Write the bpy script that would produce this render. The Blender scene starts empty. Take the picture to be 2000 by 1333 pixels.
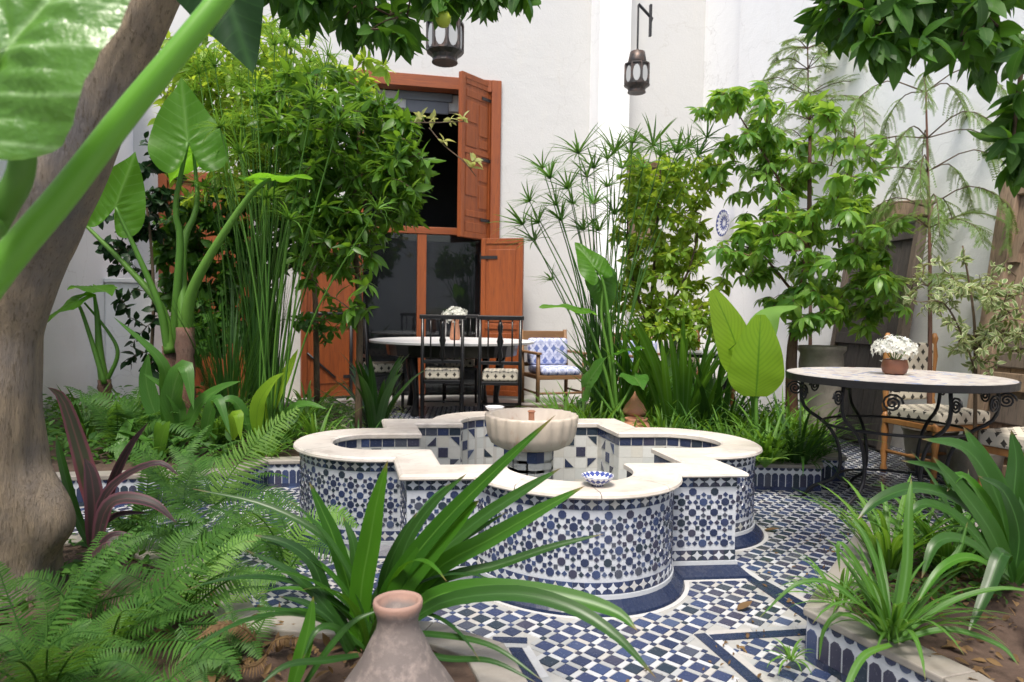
import bpy, math, random
import numpy as np
from mathutils import Vector, Matrix
random.seed(7); RNG = np.random.default_rng(7)
PI = math.pi
SC = bpy.context.scene
COL = SC.collection

# ------------------------------------------------------------------ camera
FPX, YAW, HOR, ROLL, HC = 1350.0, 0.20, 612.0, 0.015, 1.10
_p = -math.atan((666.5 - HOR) / FPX)
_F = np.array([math.sin(YAW), math.cos(YAW), 0]); _R = np.array([math.cos(YAW), -math.sin(YAW), 0]); _U = np.array([0, 0, 1.0])
CF = _F * math.cos(_p) + _U * math.sin(_p); _u = _U * math.cos(_p) - _F * math.sin(_p)
CR = _R * math.cos(ROLL) + _u * math.sin(ROLL); CU = _u * math.cos(ROLL) - _R * math.sin(ROLL)
CAM = np.array([0, 0, HC])
cd = bpy.data.cameras.new('camera'); cam = bpy.data.objects.new('camera', cd); COL.objects.link(cam)
cd.sensor_width = 36; cd.lens = 36 * FPX / 2000; cd.clip_start = 0.05; cd.clip_end = 300
cam.matrix_world = Matrix(((CR[0], CU[0], -CF[0], 0), (CR[1], CU[1], -CF[1], 0), (CR[2], CU[2], -CF[2], HC), (0, 0, 0, 1)))
cd.dof.use_dof = True; cd.dof.focus_distance = 3.4; cd.dof.aperture_fstop = 4.5
SC.camera = cam
# ------------------------------------------------------------------ sky, sun, exposure
SUN_DIR = Vector((-0.22, -0.46, 1.0)).normalized()           # towards the sun
w = bpy.data.worlds.new('World'); SC.world = w; w.use_nodes = True
nt = w.node_tree; nt.nodes.clear()
sky = nt.nodes.new('ShaderNodeTexSky'); sky.sky_type = 'NISHITA'; sky.sun_disc = False
sky.sun_elevation = math.asin(SUN_DIR.z); sky.sun_rotation = math.atan2(SUN_DIR.x, SUN_DIR.y)
sky.dust_density = 4.0; sky.air_density = 1.0; sky.ozone_density = 0.6
bg = nt.nodes.new('ShaderNodeBackground'); bg.inputs[1].default_value = 0.09
wo = nt.nodes.new('ShaderNodeOutputWorld')
nt.links.new(sky.outputs[0], bg.inputs[0]); nt.links.new(bg.outputs[0], wo.inputs[0])
sd = bpy.data.lights.new('sun', 'SUN'); sd.energy = 1.5; sd.angle = math.radians(14); sd.color = (1.0, 0.95, 0.87)
so = bpy.data.objects.new('sun', sd); COL.objects.link(so)
so.rotation_euler = (-SUN_DIR).to_track_quat('-Z', 'Y').to_euler(); so.location = (-6, -8, 14)
vs = SC.view_settings; vs.view_transform = 'Standard'; vs.look = 'None'; vs.gamma = 1; vs.use_curve_mapping = False
vs.exposure = 1.46
SC.cycles.use_denoising = True
SC.cycles.max_bounces = 7; SC.cycles.diffuse_bounces = 4; SC.cycles.transmission_bounces = 4; SC.cycles.glossy_bounces = 3

# ------------------------------------------------------------------ pixel (photo) -> place
def ray(px, py): return CF + CR * (px - 1000) / FPX - CU * (py - 666.5) / FPX
def at(px, py, d): return CAM + ray(px, py) * d
def onz(px, py, z): r = ray(px, py); return CAM + r * ((z - HC) / r[2])
def ony(px, py, y): r = ray(px, py); return CAM + r * (y / r[1])
def onx(px, py, x): r = ray(px, py); return CAM + r * (x / r[0])
def V(*a): return np.array(a, float)
def nrm(a): a = np.asarray(a, float); n = np.linalg.norm(a); return a / n if n > 1e-9 else V(0, 0, 1)

# ------------------------------------------------------------------ mesh helpers
class MB:
    def __init__(s): s.v = []; s.f = []; s.uv = []
    def add(s, v, f, uv=None):
        o = len(s.v); s.v += [tuple(map(float, p)) for p in v]; s.f += [tuple(i + o for i in q) for q in f]
        s.uv += [tuple(u) for u in uv] if uv is not None else [(0.0, 0.0)] * len(v)
        return s
    def box(s, a, b, M=None):
        (x0, y0, z0), (x1, y1, z1) = a, b
        v = [(x0, y0, z0), (x1, y0, z0), (x1, y1, z0), (x0, y1, z0), (x0, y0, z1), (x1, y0, z1), (x1, y1, z1), (x0, y1, z1)]
        if M is not None: v = [tuple(M @ Vector(p)) for p in v]
        return s.add(v, [(0, 3, 2, 1), (4, 5, 6, 7), (0, 1, 5, 4), (1, 2, 6, 5), (2, 3, 7, 6), (3, 0, 4, 7)])
    def prism(s, poly, z0, z1, top=1.0):
        n = len(poly); P = np.asarray(poly, float); c = P.mean(0)
        Q = c + (P - c) * top
        v = [(p[0], p[1], z0) for p in P] + [(p[0], p[1], z1) for p in Q]
        return s.add(v, [tuple(range(n))[::-1], tuple(range(n, 2 * n))] + [(i, (i + 1) % n, n + (i + 1) % n, n + i) for i in range(n)])
    def tube(s, pts, r, n=8, cap=True, twist=0):
        P = np.asarray(pts, float); m = len(P)
        R = np.full(m, r, float) if np.isscalar(r) else np.asarray(r, float)
        T = np.gradient(P, axis=0); a = None; v = []; uv = []
        L = 0
        for i in range(m):
            t = nrm(T[i])
            if a is None: a = nrm(np.cross(t, V(0.31, 0.87, 0.12)))
            a = nrm(a - t * (a @ t)); b = np.cross(t, a)
            if i: L += np.linalg.norm(P[i] - P[i - 1])
            for k in range(n):
                an = 2 * PI * k / n
                v.append(P[i] + R[i] * (a * math.cos(an) + b * math.sin(an))); uv.append((k / n, L))
        f = [(i * n + k, i * n + (k + 1) % n, (i + 1) * n + (k + 1) % n, (i + 1) * n + k) for i in range(m - 1) for k in range(n)]
        if cap: f += [tuple(range(n))[::-1], tuple(range((m - 1) * n, m * n))]
        return s.add(v, f, uv)
    def lathe(s, prof, c=(0, 0, 0), n=28, mod=None):
        v = []; f = []; uv = []
        for i, (r, z) in enumerate(prof):
            for k in range(n):
                an = 2 * PI * k / n; q = r * (mod(an, i / (len(prof) - 1)) if mod else 1)
                v.append((c[0] + q * math.cos(an), c[1] + q * math.sin(an), c[2] + z)); uv.append((k / n, i / (len(prof) - 1)))
        for i in range(len(prof) - 1):
            f += [(i * n + k, i * n + (k + 1) % n, (i + 1) * n + (k + 1) % n, (i + 1) * n + k) for k in range(n)]
        f += [tuple(range(n))[::-1], tuple(range((len(prof) - 1) * n, len(prof) * n))]
        return s.add(v, f, uv)
    def data(s): return (np.array(s.v, float), s.f, np.array(s.uv, float))
    def build(s, name, m, parent=None, kind=None, smooth=False, bevel=0, sub=0):
        P = np.array(s.v, float)
        if parent is not None: P = P - np.array(org(parent))
        me = bpy.data.meshes.new(name); me.from_pydata([tuple(p) for p in P], [], s.f)
        if s.uv:
            uv = np.array(s.uv, float); li = np.empty(len(me.loops), int); me.loops.foreach_get('vertex_index', li)
            ul = me.uv_layers.new(name='UVMap'); ul.data.foreach_set('uv', uv[li].ravel())
        if smooth: me.polygons.foreach_set('use_smooth', [True] * len(me.polygons))
        me.materials.append(m)
        o = bpy.data.objects.new(name, me); COL.objects.link(o)
        if parent is not None: o.parent = parent
        if kind: o['kind'] = kind
        if bevel:
            b = o.modifiers.new('bevel', 'BEVEL'); b.width = bevel; b.segments = 2; b.limit_method = 'ANGLE'; b.angle_limit = 0.6
        if sub:
            b = o.modifiers.new('sub', 'SUBSURF'); b.levels = sub; b.render_levels = sub
        return o
_ORG = {}
def org(o):
    p = V(0, 0, 0)
    while o is not None: p = p + np.array(o.location); o = o.parent
    return p
def tag(o, label, cat, group=None, kind=None):
    o['label'] = label; o['category'] = cat
    if group: o['group'] = group
    if kind: o['kind'] = kind
    return o
def thing(name, label, cat, loc, group=None, rz=0):
    o = bpy.data.objects.new(name, None); COL.objects.link(o); o.empty_display_size = 0.1
    o.location = tuple(float(x) for x in loc); o.rotation_euler = (0, 0, rz)
    return tag(o, label, cat, group)
def solo(name, mb, m, label, cat, loc, group=None, **k):     # a one-mesh thing with its origin at its base
    o = mb.build(name, m, **k)
    me = o.data; P = np.empty(len(me.vertices) * 3); me.vertices.foreach_get('co', P)
    P = P.reshape(-1, 3) - np.asarray(loc, float); me.vertices.foreach_set('co', P.ravel()); o.location = tuple(float(x) for x in loc)
    return tag(o, label, cat, group)
def copy_tree(src, parent=None, M=None):
    c = src.copy(); COL.objects.link(c); c.parent = parent
    for ch in list(src.children): copy_tree(ch, c)
    return c

# a canonical mesh placed many times: the largest in view are objects of their own, the rest one mesh
_MESH = {}
def as_mesh(name, data, m, smooth):
    key = (id(data[0]), m.name)
    if key not in _MESH:
        me = bpy.data.meshes.new(name); me.from_pydata([tuple(p) for p in data[0]], [], data[1])
        li = np.empty(len(me.loops), int); me.loops.foreach_get('vertex_index', li)
        me.uv_layers.new(name='UVMap').data.foreach_set('uv', data[2][li].ravel())
        if smooth: me.polygons.foreach_set('use_smooth', [True] * len(me.polygons))
        me.materials.append(m); _MESH[key] = (me, data)
    return _MESH[key][0]
def seen_size(M, size):
    p = M[:3, 3] - CAM; z = p @ CF
    if z < 0.1: return 0
    x, y = p @ CR / z * FPX, p @ CU / z * FPX
    return size / z if abs(x) < 1060 and abs(y) < 720 else 0
def scatter(root, name, variants, items, m, n_parts=300, rest='foliage', smooth=True):
    """items: list of (variant index, 4x4 world matrix)"""
    if not items: return
    o0 = org(root)
    sizes = [np.abs(v[0]).max() for v in variants]
    sc = [seen_size(M, sizes[k] * np.linalg.norm(M[:3, 1])) for k, M in items]
    order = np.argsort(-np.array(sc), kind='stable')
    T = np.eye(4); T[:3, 3] = -o0
    for j in order[:n_parts]:
        k, M = items[j]
        o = bpy.data.objects.new(name, as_mesh(name, variants[k], m, smooth)); COL.objects.link(o)
        o.parent = root; o.matrix_basis = Matrix((T @ M).tolist())
    left = order[n_parts:]
    if len(left):
        VV = []; FF = []; UU = []; LS = []; off = 0
        for k in range(len(variants)):
            Ms = [items[j][1] for j in left if items[j][0] == k]
            if not Ms: continue
            Ms = np.array(Ms); vv = np.c_[variants[k][0], np.ones(len(variants[k][0]))]
            W = np.einsum('nij,vj->nvi', Ms, vv)[:, :, :3] - o0
            nv = len(vv)
            fl = np.concatenate([np.array(f) for f in variants[k][1]]); fs = np.array([len(f) for f in variants[k][1]])
            N = len(Ms)
            VV.append(W.reshape(-1, 3)); FF.append((fl[None] + (np.arange(N) * nv)[:, None] + off).ravel()); LS.append(np.tile(fs, N))
            UU.append(np.tile(variants[k][2][fl], (N, 1))); off += N * nv
        VV = np.concatenate(VV); FF = np.concatenate(FF); LS = np.concatenate(LS); UU = np.concatenate(UU)
        me = bpy.data.meshes.new(rest); me.vertices.add(len(VV)); me.vertices.foreach_set('co', VV.ravel())
        me.loops.add(len(FF)); me.loops.foreach_set('vertex_index', FF.astype(np.int32))
        me.polygons.add(len(LS)); st = np.concatenate([[0], np.cumsum(LS)[:-1]])
        me.polygons.foreach_set('loop_start', st.astype(np.int32)); me.polygons.foreach_set('loop_total', LS.astype(np.int32))
        me.update(calc_edges=True)
        me.uv_layers.new(name='UVMap').data.foreach_set('uv', UU.ravel())
        me.polygons.foreach_set('use_smooth', [bool(smooth)] * len(LS))
        me.materials.append(m)
        o = bpy.data.objects.new(rest, me); COL.objects.link(o); o.parent = root; o['kind'] = 'stuff'

def frame(pos, y, z, s=1.0, sx=None):
    """world matrix whose +Y runs along y and whose +Z is as near z as can be"""
    y = nrm(y); x = np.cross(y, z)
    if np.linalg.norm(x) < 1e-4: x = np.cross(y, V(1, 0.2, 0))
    x = nrm(x); z = np.cross(x, y); M = np.eye(4)
    M[:3, 0] = x * (sx or s); M[:3, 1] = y * s; M[:3, 2] = z * s; M[:3, 3] = pos
    return M
def spline(pts, n):
    P = np.asarray(pts, float)
    if len(P) == 2: return P[0] + (P[1] - P[0]) * np.linspace(0, 1, n)[:, None]
    Q = np.vstack([2 * P[0] - P[1], P, 2 * P[-1] - P[-2]]); out = []
    for s in np.linspace(0, len(P) - 1 - 1e-6, n):
        i = int(s); t = s - i; a, b, c, d = Q[i:i + 4]
        out.append(0.5 * (2 * b + (c - a) * t + (2 * a - 5 * b + 4 * c - d) * t * t + (3 * b - a - 3 * c + d) * t ** 3))
    return np.array(out)

# ------------------------------------------------------------------ materials
class NT:
    def __init__(s, name):
        s.m = bpy.data.materials.new(name); s.m.use_nodes = True; s.t = s.m.node_tree; s.t.nodes.clear()
        s.out = s.t.nodes.new('ShaderNodeOutputMaterial')
    def n(s, kind, **kw):
        nd = s.t.nodes.new('ShaderNode' + kind)
        for k, v in kw.items():
            if k.startswith('_'): setattr(nd, k[1:], v)
            else:
                i = int(k[1:]) if k[0] == 'i' and k[1:].isdigit() else k.replace('__', ' ')
                if isinstance(v, bpy.types.NodeSocket): s.t.links.new(v, nd.inputs[i])
                else: nd.inputs[i].default_value = v
        return nd
    def math(s, op, a, b=0.0, clamp=False):
        nd = s.t.nodes.new('ShaderNodeMath'); nd.operation = op; nd.use_clamp = clamp
        for i, v in enumerate((a, b)):
            if isinstance(v, bpy.types.NodeSocket): s.t.links.new(v, nd.inputs[i])
            else: nd.inputs[i].default_value = v
        return nd.outputs[0]
    def mix(s, f, a, b):
        nd = s.t.nodes.new('ShaderNodeMix'); nd.data_type = 'RGBA'
        for i, v in ((0, f), (6, a), (7, b)):
            if isinstance(v, bpy.types.NodeSocket): s.t.links.new(v, nd.inputs[i])
            else: nd.inputs[i].default_value = (*v, 1) if isinstance(v, tuple) and len(v) == 3 else v
        return nd.outputs[2]
    def ramp(s, f, stops, const=False):
        nd = s.t.nodes.new('ShaderNodeValToRGB'); e = nd.color_ramp.elements
        nd.color_ramp.interpolation = 'CONSTANT' if const else 'LINEAR'
        while len(e) < len(stops): e.new(0.5)
        for x, (p, c) in zip(e, stops): x.position = p; x.color = (*c, 1)
        s.t.links.new(f, nd.inputs[0]); return nd.outputs[0]
    def rnd(s):
        a = s.n('ObjectInfo').outputs['Random']; b = s.n('NewGeometry').outputs['Random Per Island']
        return s.math('FRACT', s.math('ADD', a, b))
    def noise(s, scale, detail=4, rough=0.55, vec=None, out='Fac'):
        nd = s.n('TexNoise', Scale=scale, Detail=detail, Roughness=rough)
        if vec is not None: s.t.links.new(vec, nd.inputs['Vector'])
        return nd.outputs[out]
    def coord(s, k='Object', scale=None):
        c = s.n('TexCoord').outputs[k]
        if scale: c = s.n('Mapping', Vector=c, Scale=scale).outputs[0]
        return c
    def world(s, scale=None):
        c = s.n('NewGeometry').outputs['Position']
        if scale: c = s.n('Mapping', Vector=c, Scale=scale).outputs[0]
        return c
    def bump(s, h, strength=0.3, dist=0.01):
        return s.n('Bump', Height=h, Strength=strength, Distance=dist).outputs[0]
    def pbr(s, col, rough=0.5, normal=None, spec=0.5, metal=0.0, **kw):
        p = s.n('BsdfPrincipled', Roughness=rough, Metallic=metal, **kw)
        p.inputs['Specular IOR Level'].default_value = spec
        if isinstance(col, bpy.types.NodeSocket): s.t.links.new(col, p.inputs['Base Color'])
        else: p.inputs['Base Color'].default_value = (*col, 1)
        if normal is not None: s.t.links.new(normal, p.inputs['Normal'])
        return p.outputs[0]
    def done(s, sh): s.t.links.new(sh, s.out.inputs[0]); return s.m

def M_simple(name, col, rough=0.5, var=0.25, scale=12, bump=0.15, spec=0.5, metal=0.0, dirt=None):
    t = NT(name); c = t.world(); n1 = t.noise(scale, 5, 0.6, c); n2 = t.noise(scale * 6, 4, 0.6, c)
    lo = tuple(x * (1 - var) for x in col); hi = tuple(min(1, x * (1 + var)) for x in col)
    k = t.mix(n1, lo, hi)
    if dirt: k = t.mix(t.ramp(t.noise(scale * 0.35, 6, 0.7, c), [(0.45, (0, 0, 0)), (0.72, (1, 1, 1))]), k, dirt)
    return t.done(t.pbr(k, rough, t.bump(n2, bump, 0.004), spec, metal))
def M_wood(name, c1, c2, rough=0.45, scale=9, axis='Z', dark=None):
    t = NT(name); sc = {'Z': (scale, scale, scale * 0.07), 'X': (scale * 0.07, scale, scale), 'Y': (scale, scale * 0.07, scale)}[axis]
    v = t.world(sc); n = t.noise(2.2, 8, 0.62, v); g = t.noise(9, 4, 0.6, v)
    k = t.mix(t.ramp(n, [(0.3, (0, 0, 0)), (0.7, (1, 1, 1))]), c1, c2)
    if dark: k = t.mix(t.ramp(g, [(0.5, (0, 0, 0)), (0.75, (1, 1, 1))]), k, dark)
    k = t.mix(t.math('MULTIPLY', t.rnd(), 0.35), k, tuple(x * 0.55 for x in c1))
    return t.done(t.pbr(k, rough, t.bump(g, 0.25, 0.003)))
def M_leaf(name, c1, c2, rough=0.38, tr=0.35, vein=None, vw=0.05, stripe=0, side=0, tc=None, spec=0.5, edge=None, tip=None, crink=0, lnw=11, lnk=.6):
    spec = spec * .6 if spec <= .5 else spec; rough = rough + .06
    t = NT(name); uv = t.n('SeparateXYZ', Vector=t.coord('UV')); u, v = uv.outputs[0], uv.outputs[1]
    k = t.mix(t.rnd(), c1, c2)
    k = t.mix(t.math('MULTIPLY', t.noise(7, 4, 0.6, t.world()), 0.5), k, tuple(x * 0.55 for x in c1))
    au = t.math('ABSOLUTE', t.math('SUBTRACT', u, 0.5)); h = None
    k = t.mix(t.math('MULTIPLY', t.ramp(t.noise(3.1, 6, 0.7, t.world()), [(0.62, (0, 0, 0)), (0.72, (1, 1, 1))]), 0.30), k, (c2[0] * 1.7, c2[1] * 1.05, c2[2] * 0.7))
    if stripe:
        sw = t.math('SINE', t.math('MULTIPLY', u, stripe * 6.283)); k = t.mix(t.math('MULTIPLY', t.math('ADD', sw, 1), 0.12), k, tuple(min(1, x * 1.6) for x in c2)); h = sw
    if side:
        ph = t.math('SUBTRACT', t.math('MULTIPLY', v, side), t.math('MULTIPLY', au, side * 0.55))
        fr = t.math('ABSOLUTE', t.math('SUBTRACT', t.math('FRACT', ph), 0.5)); ln = t.math('SUBTRACT', 1.0, t.math('MULTIPLY', fr, lnw), True)
        k = t.mix(t.math('MULTIPLY', ln, lnk), k, vein or c2); h = fr
    if vein:
        k = t.mix(t.math('SUBTRACT', 1.0, t.math('MULTIPLY', au, 1 / vw), True), k, vein)
    if edge:
        k = t.mix(t.math('MULTIPLY', t.math('SUBTRACT', au, 0.30, True), 12, True), k, edge)
    if tip:
        k = t.mix(t.math('MULTIPLY', t.math('SUBTRACT', v, 0.93, True), 16, True), k, tip)
    if crink: h = t.math('ADD', h if h is not None else 0.0, t.math('MULTIPLY', t.noise(crink, 4, 0.55, t.world()), 3.5))
    nm = t.bump(h, 0.35 if not crink else 0.6, 0.003 if not crink else 0.006) if h is not None else None
    p = t.pbr(k, rough, nm, spec)
    tl = t.n('BsdfTranslucent', Color=t.mix(0.55, k, tc or tuple(min(1, x * 2.4) for x in (c2[0] * 1.2, c2[1], c2[2] * 0.5))))
    return t.done(t.n('MixShader', i0=tr, i1=p, i2=tl.outputs[0]).outputs[0])
def M_glaze(name, stops, rough=0.14, bump=0.05):
    t = NT(name); k = t.ramp(t.rnd(), stops, True)
    n = t.noise(60, 4, 0.6, t.world()); k = t.mix(t.math('MULTIPLY', n, 0.45), k, tuple(x * 0.6 + 0.02 for x in stops[0][1]))
    n2 = t.noise(5, 5, 0.6, t.world()); k = t.mix(t.math('MULTIPLY', t.ramp(n2, [(0.5, (0, 0, 0)), (0.75, (1, 1, 1))]), 0.07), k, (0.33, 0.30, 0.25))
    r = t.math('ADD', t.math('MULTIPLY', n, 0.22), rough)
    return t.done(t.pbr(k, r, t.bump(t.noise(25, 3, 0.5, t.world()), bump, 0.004)))
def M_diamonds(name, su, base, ink, blue=False):
    """printed cloth: staggered dark diamonds on a light ground"""
    t = NT(name); v = t.n('SeparateXYZ', Vector=t.coord('Object')).outputs; q = t.n('SeparateXYZ', Vector=t.coord('Normal')).outputs
    sx = t.math('GREATER_THAN', t.math('ABSOLUTE', q[0]), 0.6); sz = t.math('GREATER_THAN', t.math('ABSOLUTE', q[2]), 0.6)
    a = t.math('MULTIPLY', t.math('ADD', t.math('MULTIPLY', v[0], t.math('SUBTRACT', 1.0, sx)), t.math('MULTIPLY', v[1], sx)), su)
    b = t.math('MULTIPLY', t.math('ADD', v[2], t.math('MULTIPLY', v[1], sz)), su * 0.74); masks = []
    for ox in (0.0, 0.5):
        fa = t.math('ABSOLUTE', t.math('SUBTRACT', t.math('FRACT', t.math('ADD', a, ox + 10)), 0.5)); fb = t.math('ABSOLUTE', t.math('SUBTRACT', t.math('FRACT', t.math('ADD', b, ox + 10)), 0.5))
        d = t.math('ADD', t.math('POWER', fa, 0.8), t.math('POWER', fb, 0.8)); masks.append(t.math('LESS_THAN', d, 0.33 if not blue else 0.46))
    m = t.math('MAXIMUM', masks[0], t.math('MULTIPLY', masks[1], 1.0 if not blue else 0.45))
    n = t.noise(140, 2, 0.5, t.world()); k = t.mix(m, base, ink); k = t.mix(t.math('MULTIPLY', n, 0.2), k, tuple(x * 0.6 for x in base))
    if blue: k = t.mix(t.math('MULTIPLY', t.ramp(t.noise(45, 4, 0.7, t.world()), [(0.48, (0, 0, 0)), (0.56, (1, 1, 1))]), 0.45), k, (0.12, 0.17, 0.42))
    return t.done(t.pbr(k, 0.85, t.bump(n, 0.2, 0.002), 0.2))

def M_plaster(name, col):
    t = NT(name); c = t.world(); n = t.noise(1.1, 6, 0.65, c); f = t.noise(55, 5, 0.7, c); g = t.noise(6, 5, 0.6, c)
    k = t.mix(n, tuple(x * 0.93 for x in col), col)
    k = t.mix(t.math('MULTIPLY', t.ramp(t.noise(2.3, 7, 0.72, t.world((1, 1, 0.3))), [(0.55, (0, 0, 0)), (0.8, (1, 1, 1))]), 0.30), k, (0.62, 0.58, 0.50))
    vc = t.n('TexVoronoi', _feature='DISTANCE_TO_EDGE', Scale=0.8, Vector=t.n('VectorMath', _operation='ADD', i0=c, i1=t.n('VectorMath', _operation='SCALE', i0=t.n('TexNoise', Scale=3.0, Detail=5.0, Vector=c).outputs['Color'], Scale=0.5).outputs[0]).outputs[0]).outputs['Distance']
    k = t.mix(t.math('MULTIPLY', t.math('SUBTRACT', 1.0, t.math('MULTIPLY', vc, 160), True), t.math('MULTIPLY', n, 0.45)), k, (0.35, 0.33, 0.30))
    zz_ = t.n('SeparateXYZ', Vector=c).outputs[2]; k = t.mix(t.math('MULTIPLY', t.math('SUBTRACT', t.math('ADD', 0.30, t.math('MULTIPLY', n, 0.5)), zz_, True), 0.9, True), k, (0.42, 0.39, 0.33))
    h = t.math('ADD', f, t.math('MULTIPLY', g, 1.6))
    return t.done(t.pbr(k, 0.85, t.bump(h, 0.45, 0.008), 0.2))
WALL = M_plaster('white_plaster', (0.90, 0.90, 0.89)); WALLB = M_plaster('shade_greyed_white_plaster', (0.56, 0.56, 0.55))  # WALLB: the back wall's weaker light is put into a greyer plaster colour
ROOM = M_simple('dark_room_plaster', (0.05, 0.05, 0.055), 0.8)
LINT = M_simple('grey_painted_moulding', (0.13, 0.14, 0.16), 0.6, 0.1)
def M_coping(name='marble_coping', kc=1.0):
    t = NT(name); c = t.world(); n = t.noise(3.5, 8, 0.66, c); s = t.noise(1.7, 6, 0.7, t.world((1, 2.5, 1))); f = t.noise(80, 4, 0.6, c)
    k = t.mix(n, (0.75 * kc, 0.71 * kc, 0.65 * kc), (0.56 * kc, 0.50 * kc, 0.44 * kc)); k = t.mix(t.ramp(s, [(0.47, (0, 0, 0)), (0.68, (0.8, 0.8, 0.8))]), k, (0.46 * kc, 0.40 * kc, 0.33 * kc))
    k = t.mix(t.math('MULTIPLY', t.ramp(t.noise(9, 8, 0.75, c), [(0.52, (0, 0, 0)), (0.64, (1, 1, 1))]), 0.5), k, (0.38 * kc, 0.33 * kc, 0.29 * kc))
    k = t.mix(t.math('MULTIPLY', t.rnd(), 0.2), k, (0.55, 0.49, 0.42))
    return t.done(t.pbr(k, t.math('ADD', t.math('MULTIPLY', n, 0.3), 0.28), t.bump(f, 0.12, 0.003)))
COPE = M_coping(); COPE2 = M_coping('mossy_kerb_stone', 0.40)
BLUE = M_glaze('blue_glaze', [(0, (0.026, 0.038, 0.088)), (0.25, (0.034, 0.050, 0.125)), (0.45, (0.024, 0.040, 0.056)), (0.6, (0.050, 0.050, 0.085)), (0.74, (0.046, 0.072, 0.165)), (0.88, (0.075, 0.085, 0.115)), (0.95, (0.080, 0.11, 0.20))])
PLIN = M_glaze('deep_blue_glaze', [(0, (0.010, 0.020, 0.058)), (0.5, (0.014, 0.026, 0.068))], 0.16)
WHTB = M_glaze('white_glaze_ground', [(0, (0.60, 0.63, 0.68)), (0.5, (0.57, 0.60, 0.65))], 0.2)
WHTF = M_glaze('worn_white_floor_tile', [(0, (0.42, 0.43, 0.44)), (0.3, (0.54, 0.55, 0.56)), (0.55, (0.36, 0.37, 0.37)), (0.75, (0.48, 0.46, 0.43)), (0.9, (0.58, 0.60, 0.62))], 0.25)
WHT = M_glaze('white_glaze', [(0, (0.54, 0.57, 0.61)), (0.3, (0.64, 0.67, 0.72)), (0.55, (0.46, 0.49, 0.53)), (0.75, (0.58, 0.57, 0.56)), (0.9, (0.50, 0.49, 0.44))], 0.2)
def M_floorbase():
    t = NT('white_zellige_floor'); c = t.world(); n = t.noise(40, 5, 0.7, c); m = t.noise(2.2, 5, 0.6, c)
    k = t.mix(n, (0.42, 0.42, 0.41), (0.28, 0.28, 0.27)); k = t.mix(t.math('MULTIPLY', m, 0.5), k, (0.42, 0.41, 0.37))
    return t.done(t.pbr(k, 0.3, t.bump(n, 0.1, 0.002)))
FLOORW = M_floorbase()
CREAM = M_glaze('cream_wall_tile', [(0, (0.62, 0.62, 0.58)), (0.3, (0.68, 0.69, 0.66)), (0.6, (0.57, 0.59, 0.57)), (0.85, (0.62, 0.60, 0.53))], 0.2)
GROUT = M_simple('grout', (0.48, 0.47, 0.44), 0.9)
SOIL = M_simple('soil', (0.060, 0.036, 0.024), 0.95, 0.5, 14, 0.8, dirt=(0.11, 0.07, 0.05))
def M_bark(name, c1, c2, c3, sc=6.0):
    t = NT(name); v = t.world((sc, sc, sc * 0.16)); n = t.noise(2, 9, 0.68, v); f = t.noise(11, 6, 0.7, v); b = t.noise(2.6, 5, 0.6, t.world())
    k = t.mix(t.ramp(n, [(0.32, (0, 0, 0)), (0.7, (1, 1, 1))]), c1, c2); k = t.mix(t.ramp(b, [(0.45, (0, 0, 0)), (0.68, (1, 1, 1))]), k, c3)
    k = t.mix(t.math('MULTIPLY', t.ramp(f, [(0.54, (0, 0, 0)), (0.64, (1, 1, 1))]), 0.72), k, tuple(x * 0.30 for x in c1))
    return t.done(t.pbr(k, 0.85, t.bump(t.math('ADD', f, n), 0.9, 0.016), 0.2))
BARK = M_bark('grey_tan_bark', (0.33, 0.26, 0.175), (0.165, 0.135, 0.108), (0.15, 0.138, 0.135), 11.0)
TWIG = M_bark('twig_bark', (0.16, 0.11, 0.07), (0.10, 0.075, 0.05), (0.13, 0.10, 0.07), 14)
REDBARK = M_bark('red_brown_bark', (0.20, 0.10, 0.07), (0.12, 0.07, 0.05), (0.16, 0.11, 0.09), 10)
DOORW = M_wood('orange_cedar', (0.31, 0.078, 0.014), (0.20, 0.045, 0.009), 0.5, 9, 'Z', (0.13, 0.03, 0.01))
DOORX = M_wood('orange_cedar_rail', (0.31, 0.078, 0.014), (0.20, 0.045, 0.009), 0.5, 9, 'X', (0.13, 0.03, 0.01))
OLDW = M_wood('weathered_wood', (0.20, 0.155, 0.12), (0.12, 0.095, 0.08), 0.8, 10, 'Z', (0.06, 0.048, 0.04))
OLDB = M_wood('weathered_tan_wood', (0.34, 0.24, 0.16), (0.22, 0.155, 0.105), 0.8, 10, 'Z', (0.10, 0.07, 0.05))
OLDD = M_wood('dark_grey_wood', (0.10, 0.085, 0.075), (0.055, 0.048, 0.045), 0.75, 10, 'Z', (0.028, 0.024, 0.022))
PINE = M_wood('honey_wood', (0.42, 0.20, 0.065), (0.30, 0.13, 0.04), 0.5, 10, 'Z')
OAK = M_wood('brown_chair_wood', (0.26, 0.14, 0.06), (0.17, 0.09, 0.04), 0.5, 10, 'X')
BLACK = M_simple('black_lacquer', (0.008, 0.008, 0.009), 0.3, 0.2, 20, 0.05)
IRON = M_simple('wrought_iron', (0.012, 0.012, 0.014), 0.5, 0.3, 40, 0.3)
LANT = M_simple('aged_metal', (0.055, 0.052, 0.050), 0.45, 0.5, 30, 0.3, metal=0.6, dirt=(0.14, 0.09, 0.07))
def M_glass(name, col, rough, alpha):
    t = NT(name); g = t.n('BsdfGlossy', Roughness=rough, Color=(0.9, 0.9, 0.9, 1)); d = t.n('BsdfDiffuse', Color=(*col, 1)); tr = t.n('BsdfTransparent', Color=(0.9, 0.93, 0.92, 1))
    fr = t.n('Fresnel', IOR=1.5).outputs[0]
    a = t.n('MixShader', i0=alpha, i1=tr.outputs[0], i2=d.outputs[0]).outputs[0]
    return t.done(t.n('MixShader', i0=fr, i1=a, i2=g.outputs[0]).outputs[0])
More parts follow.
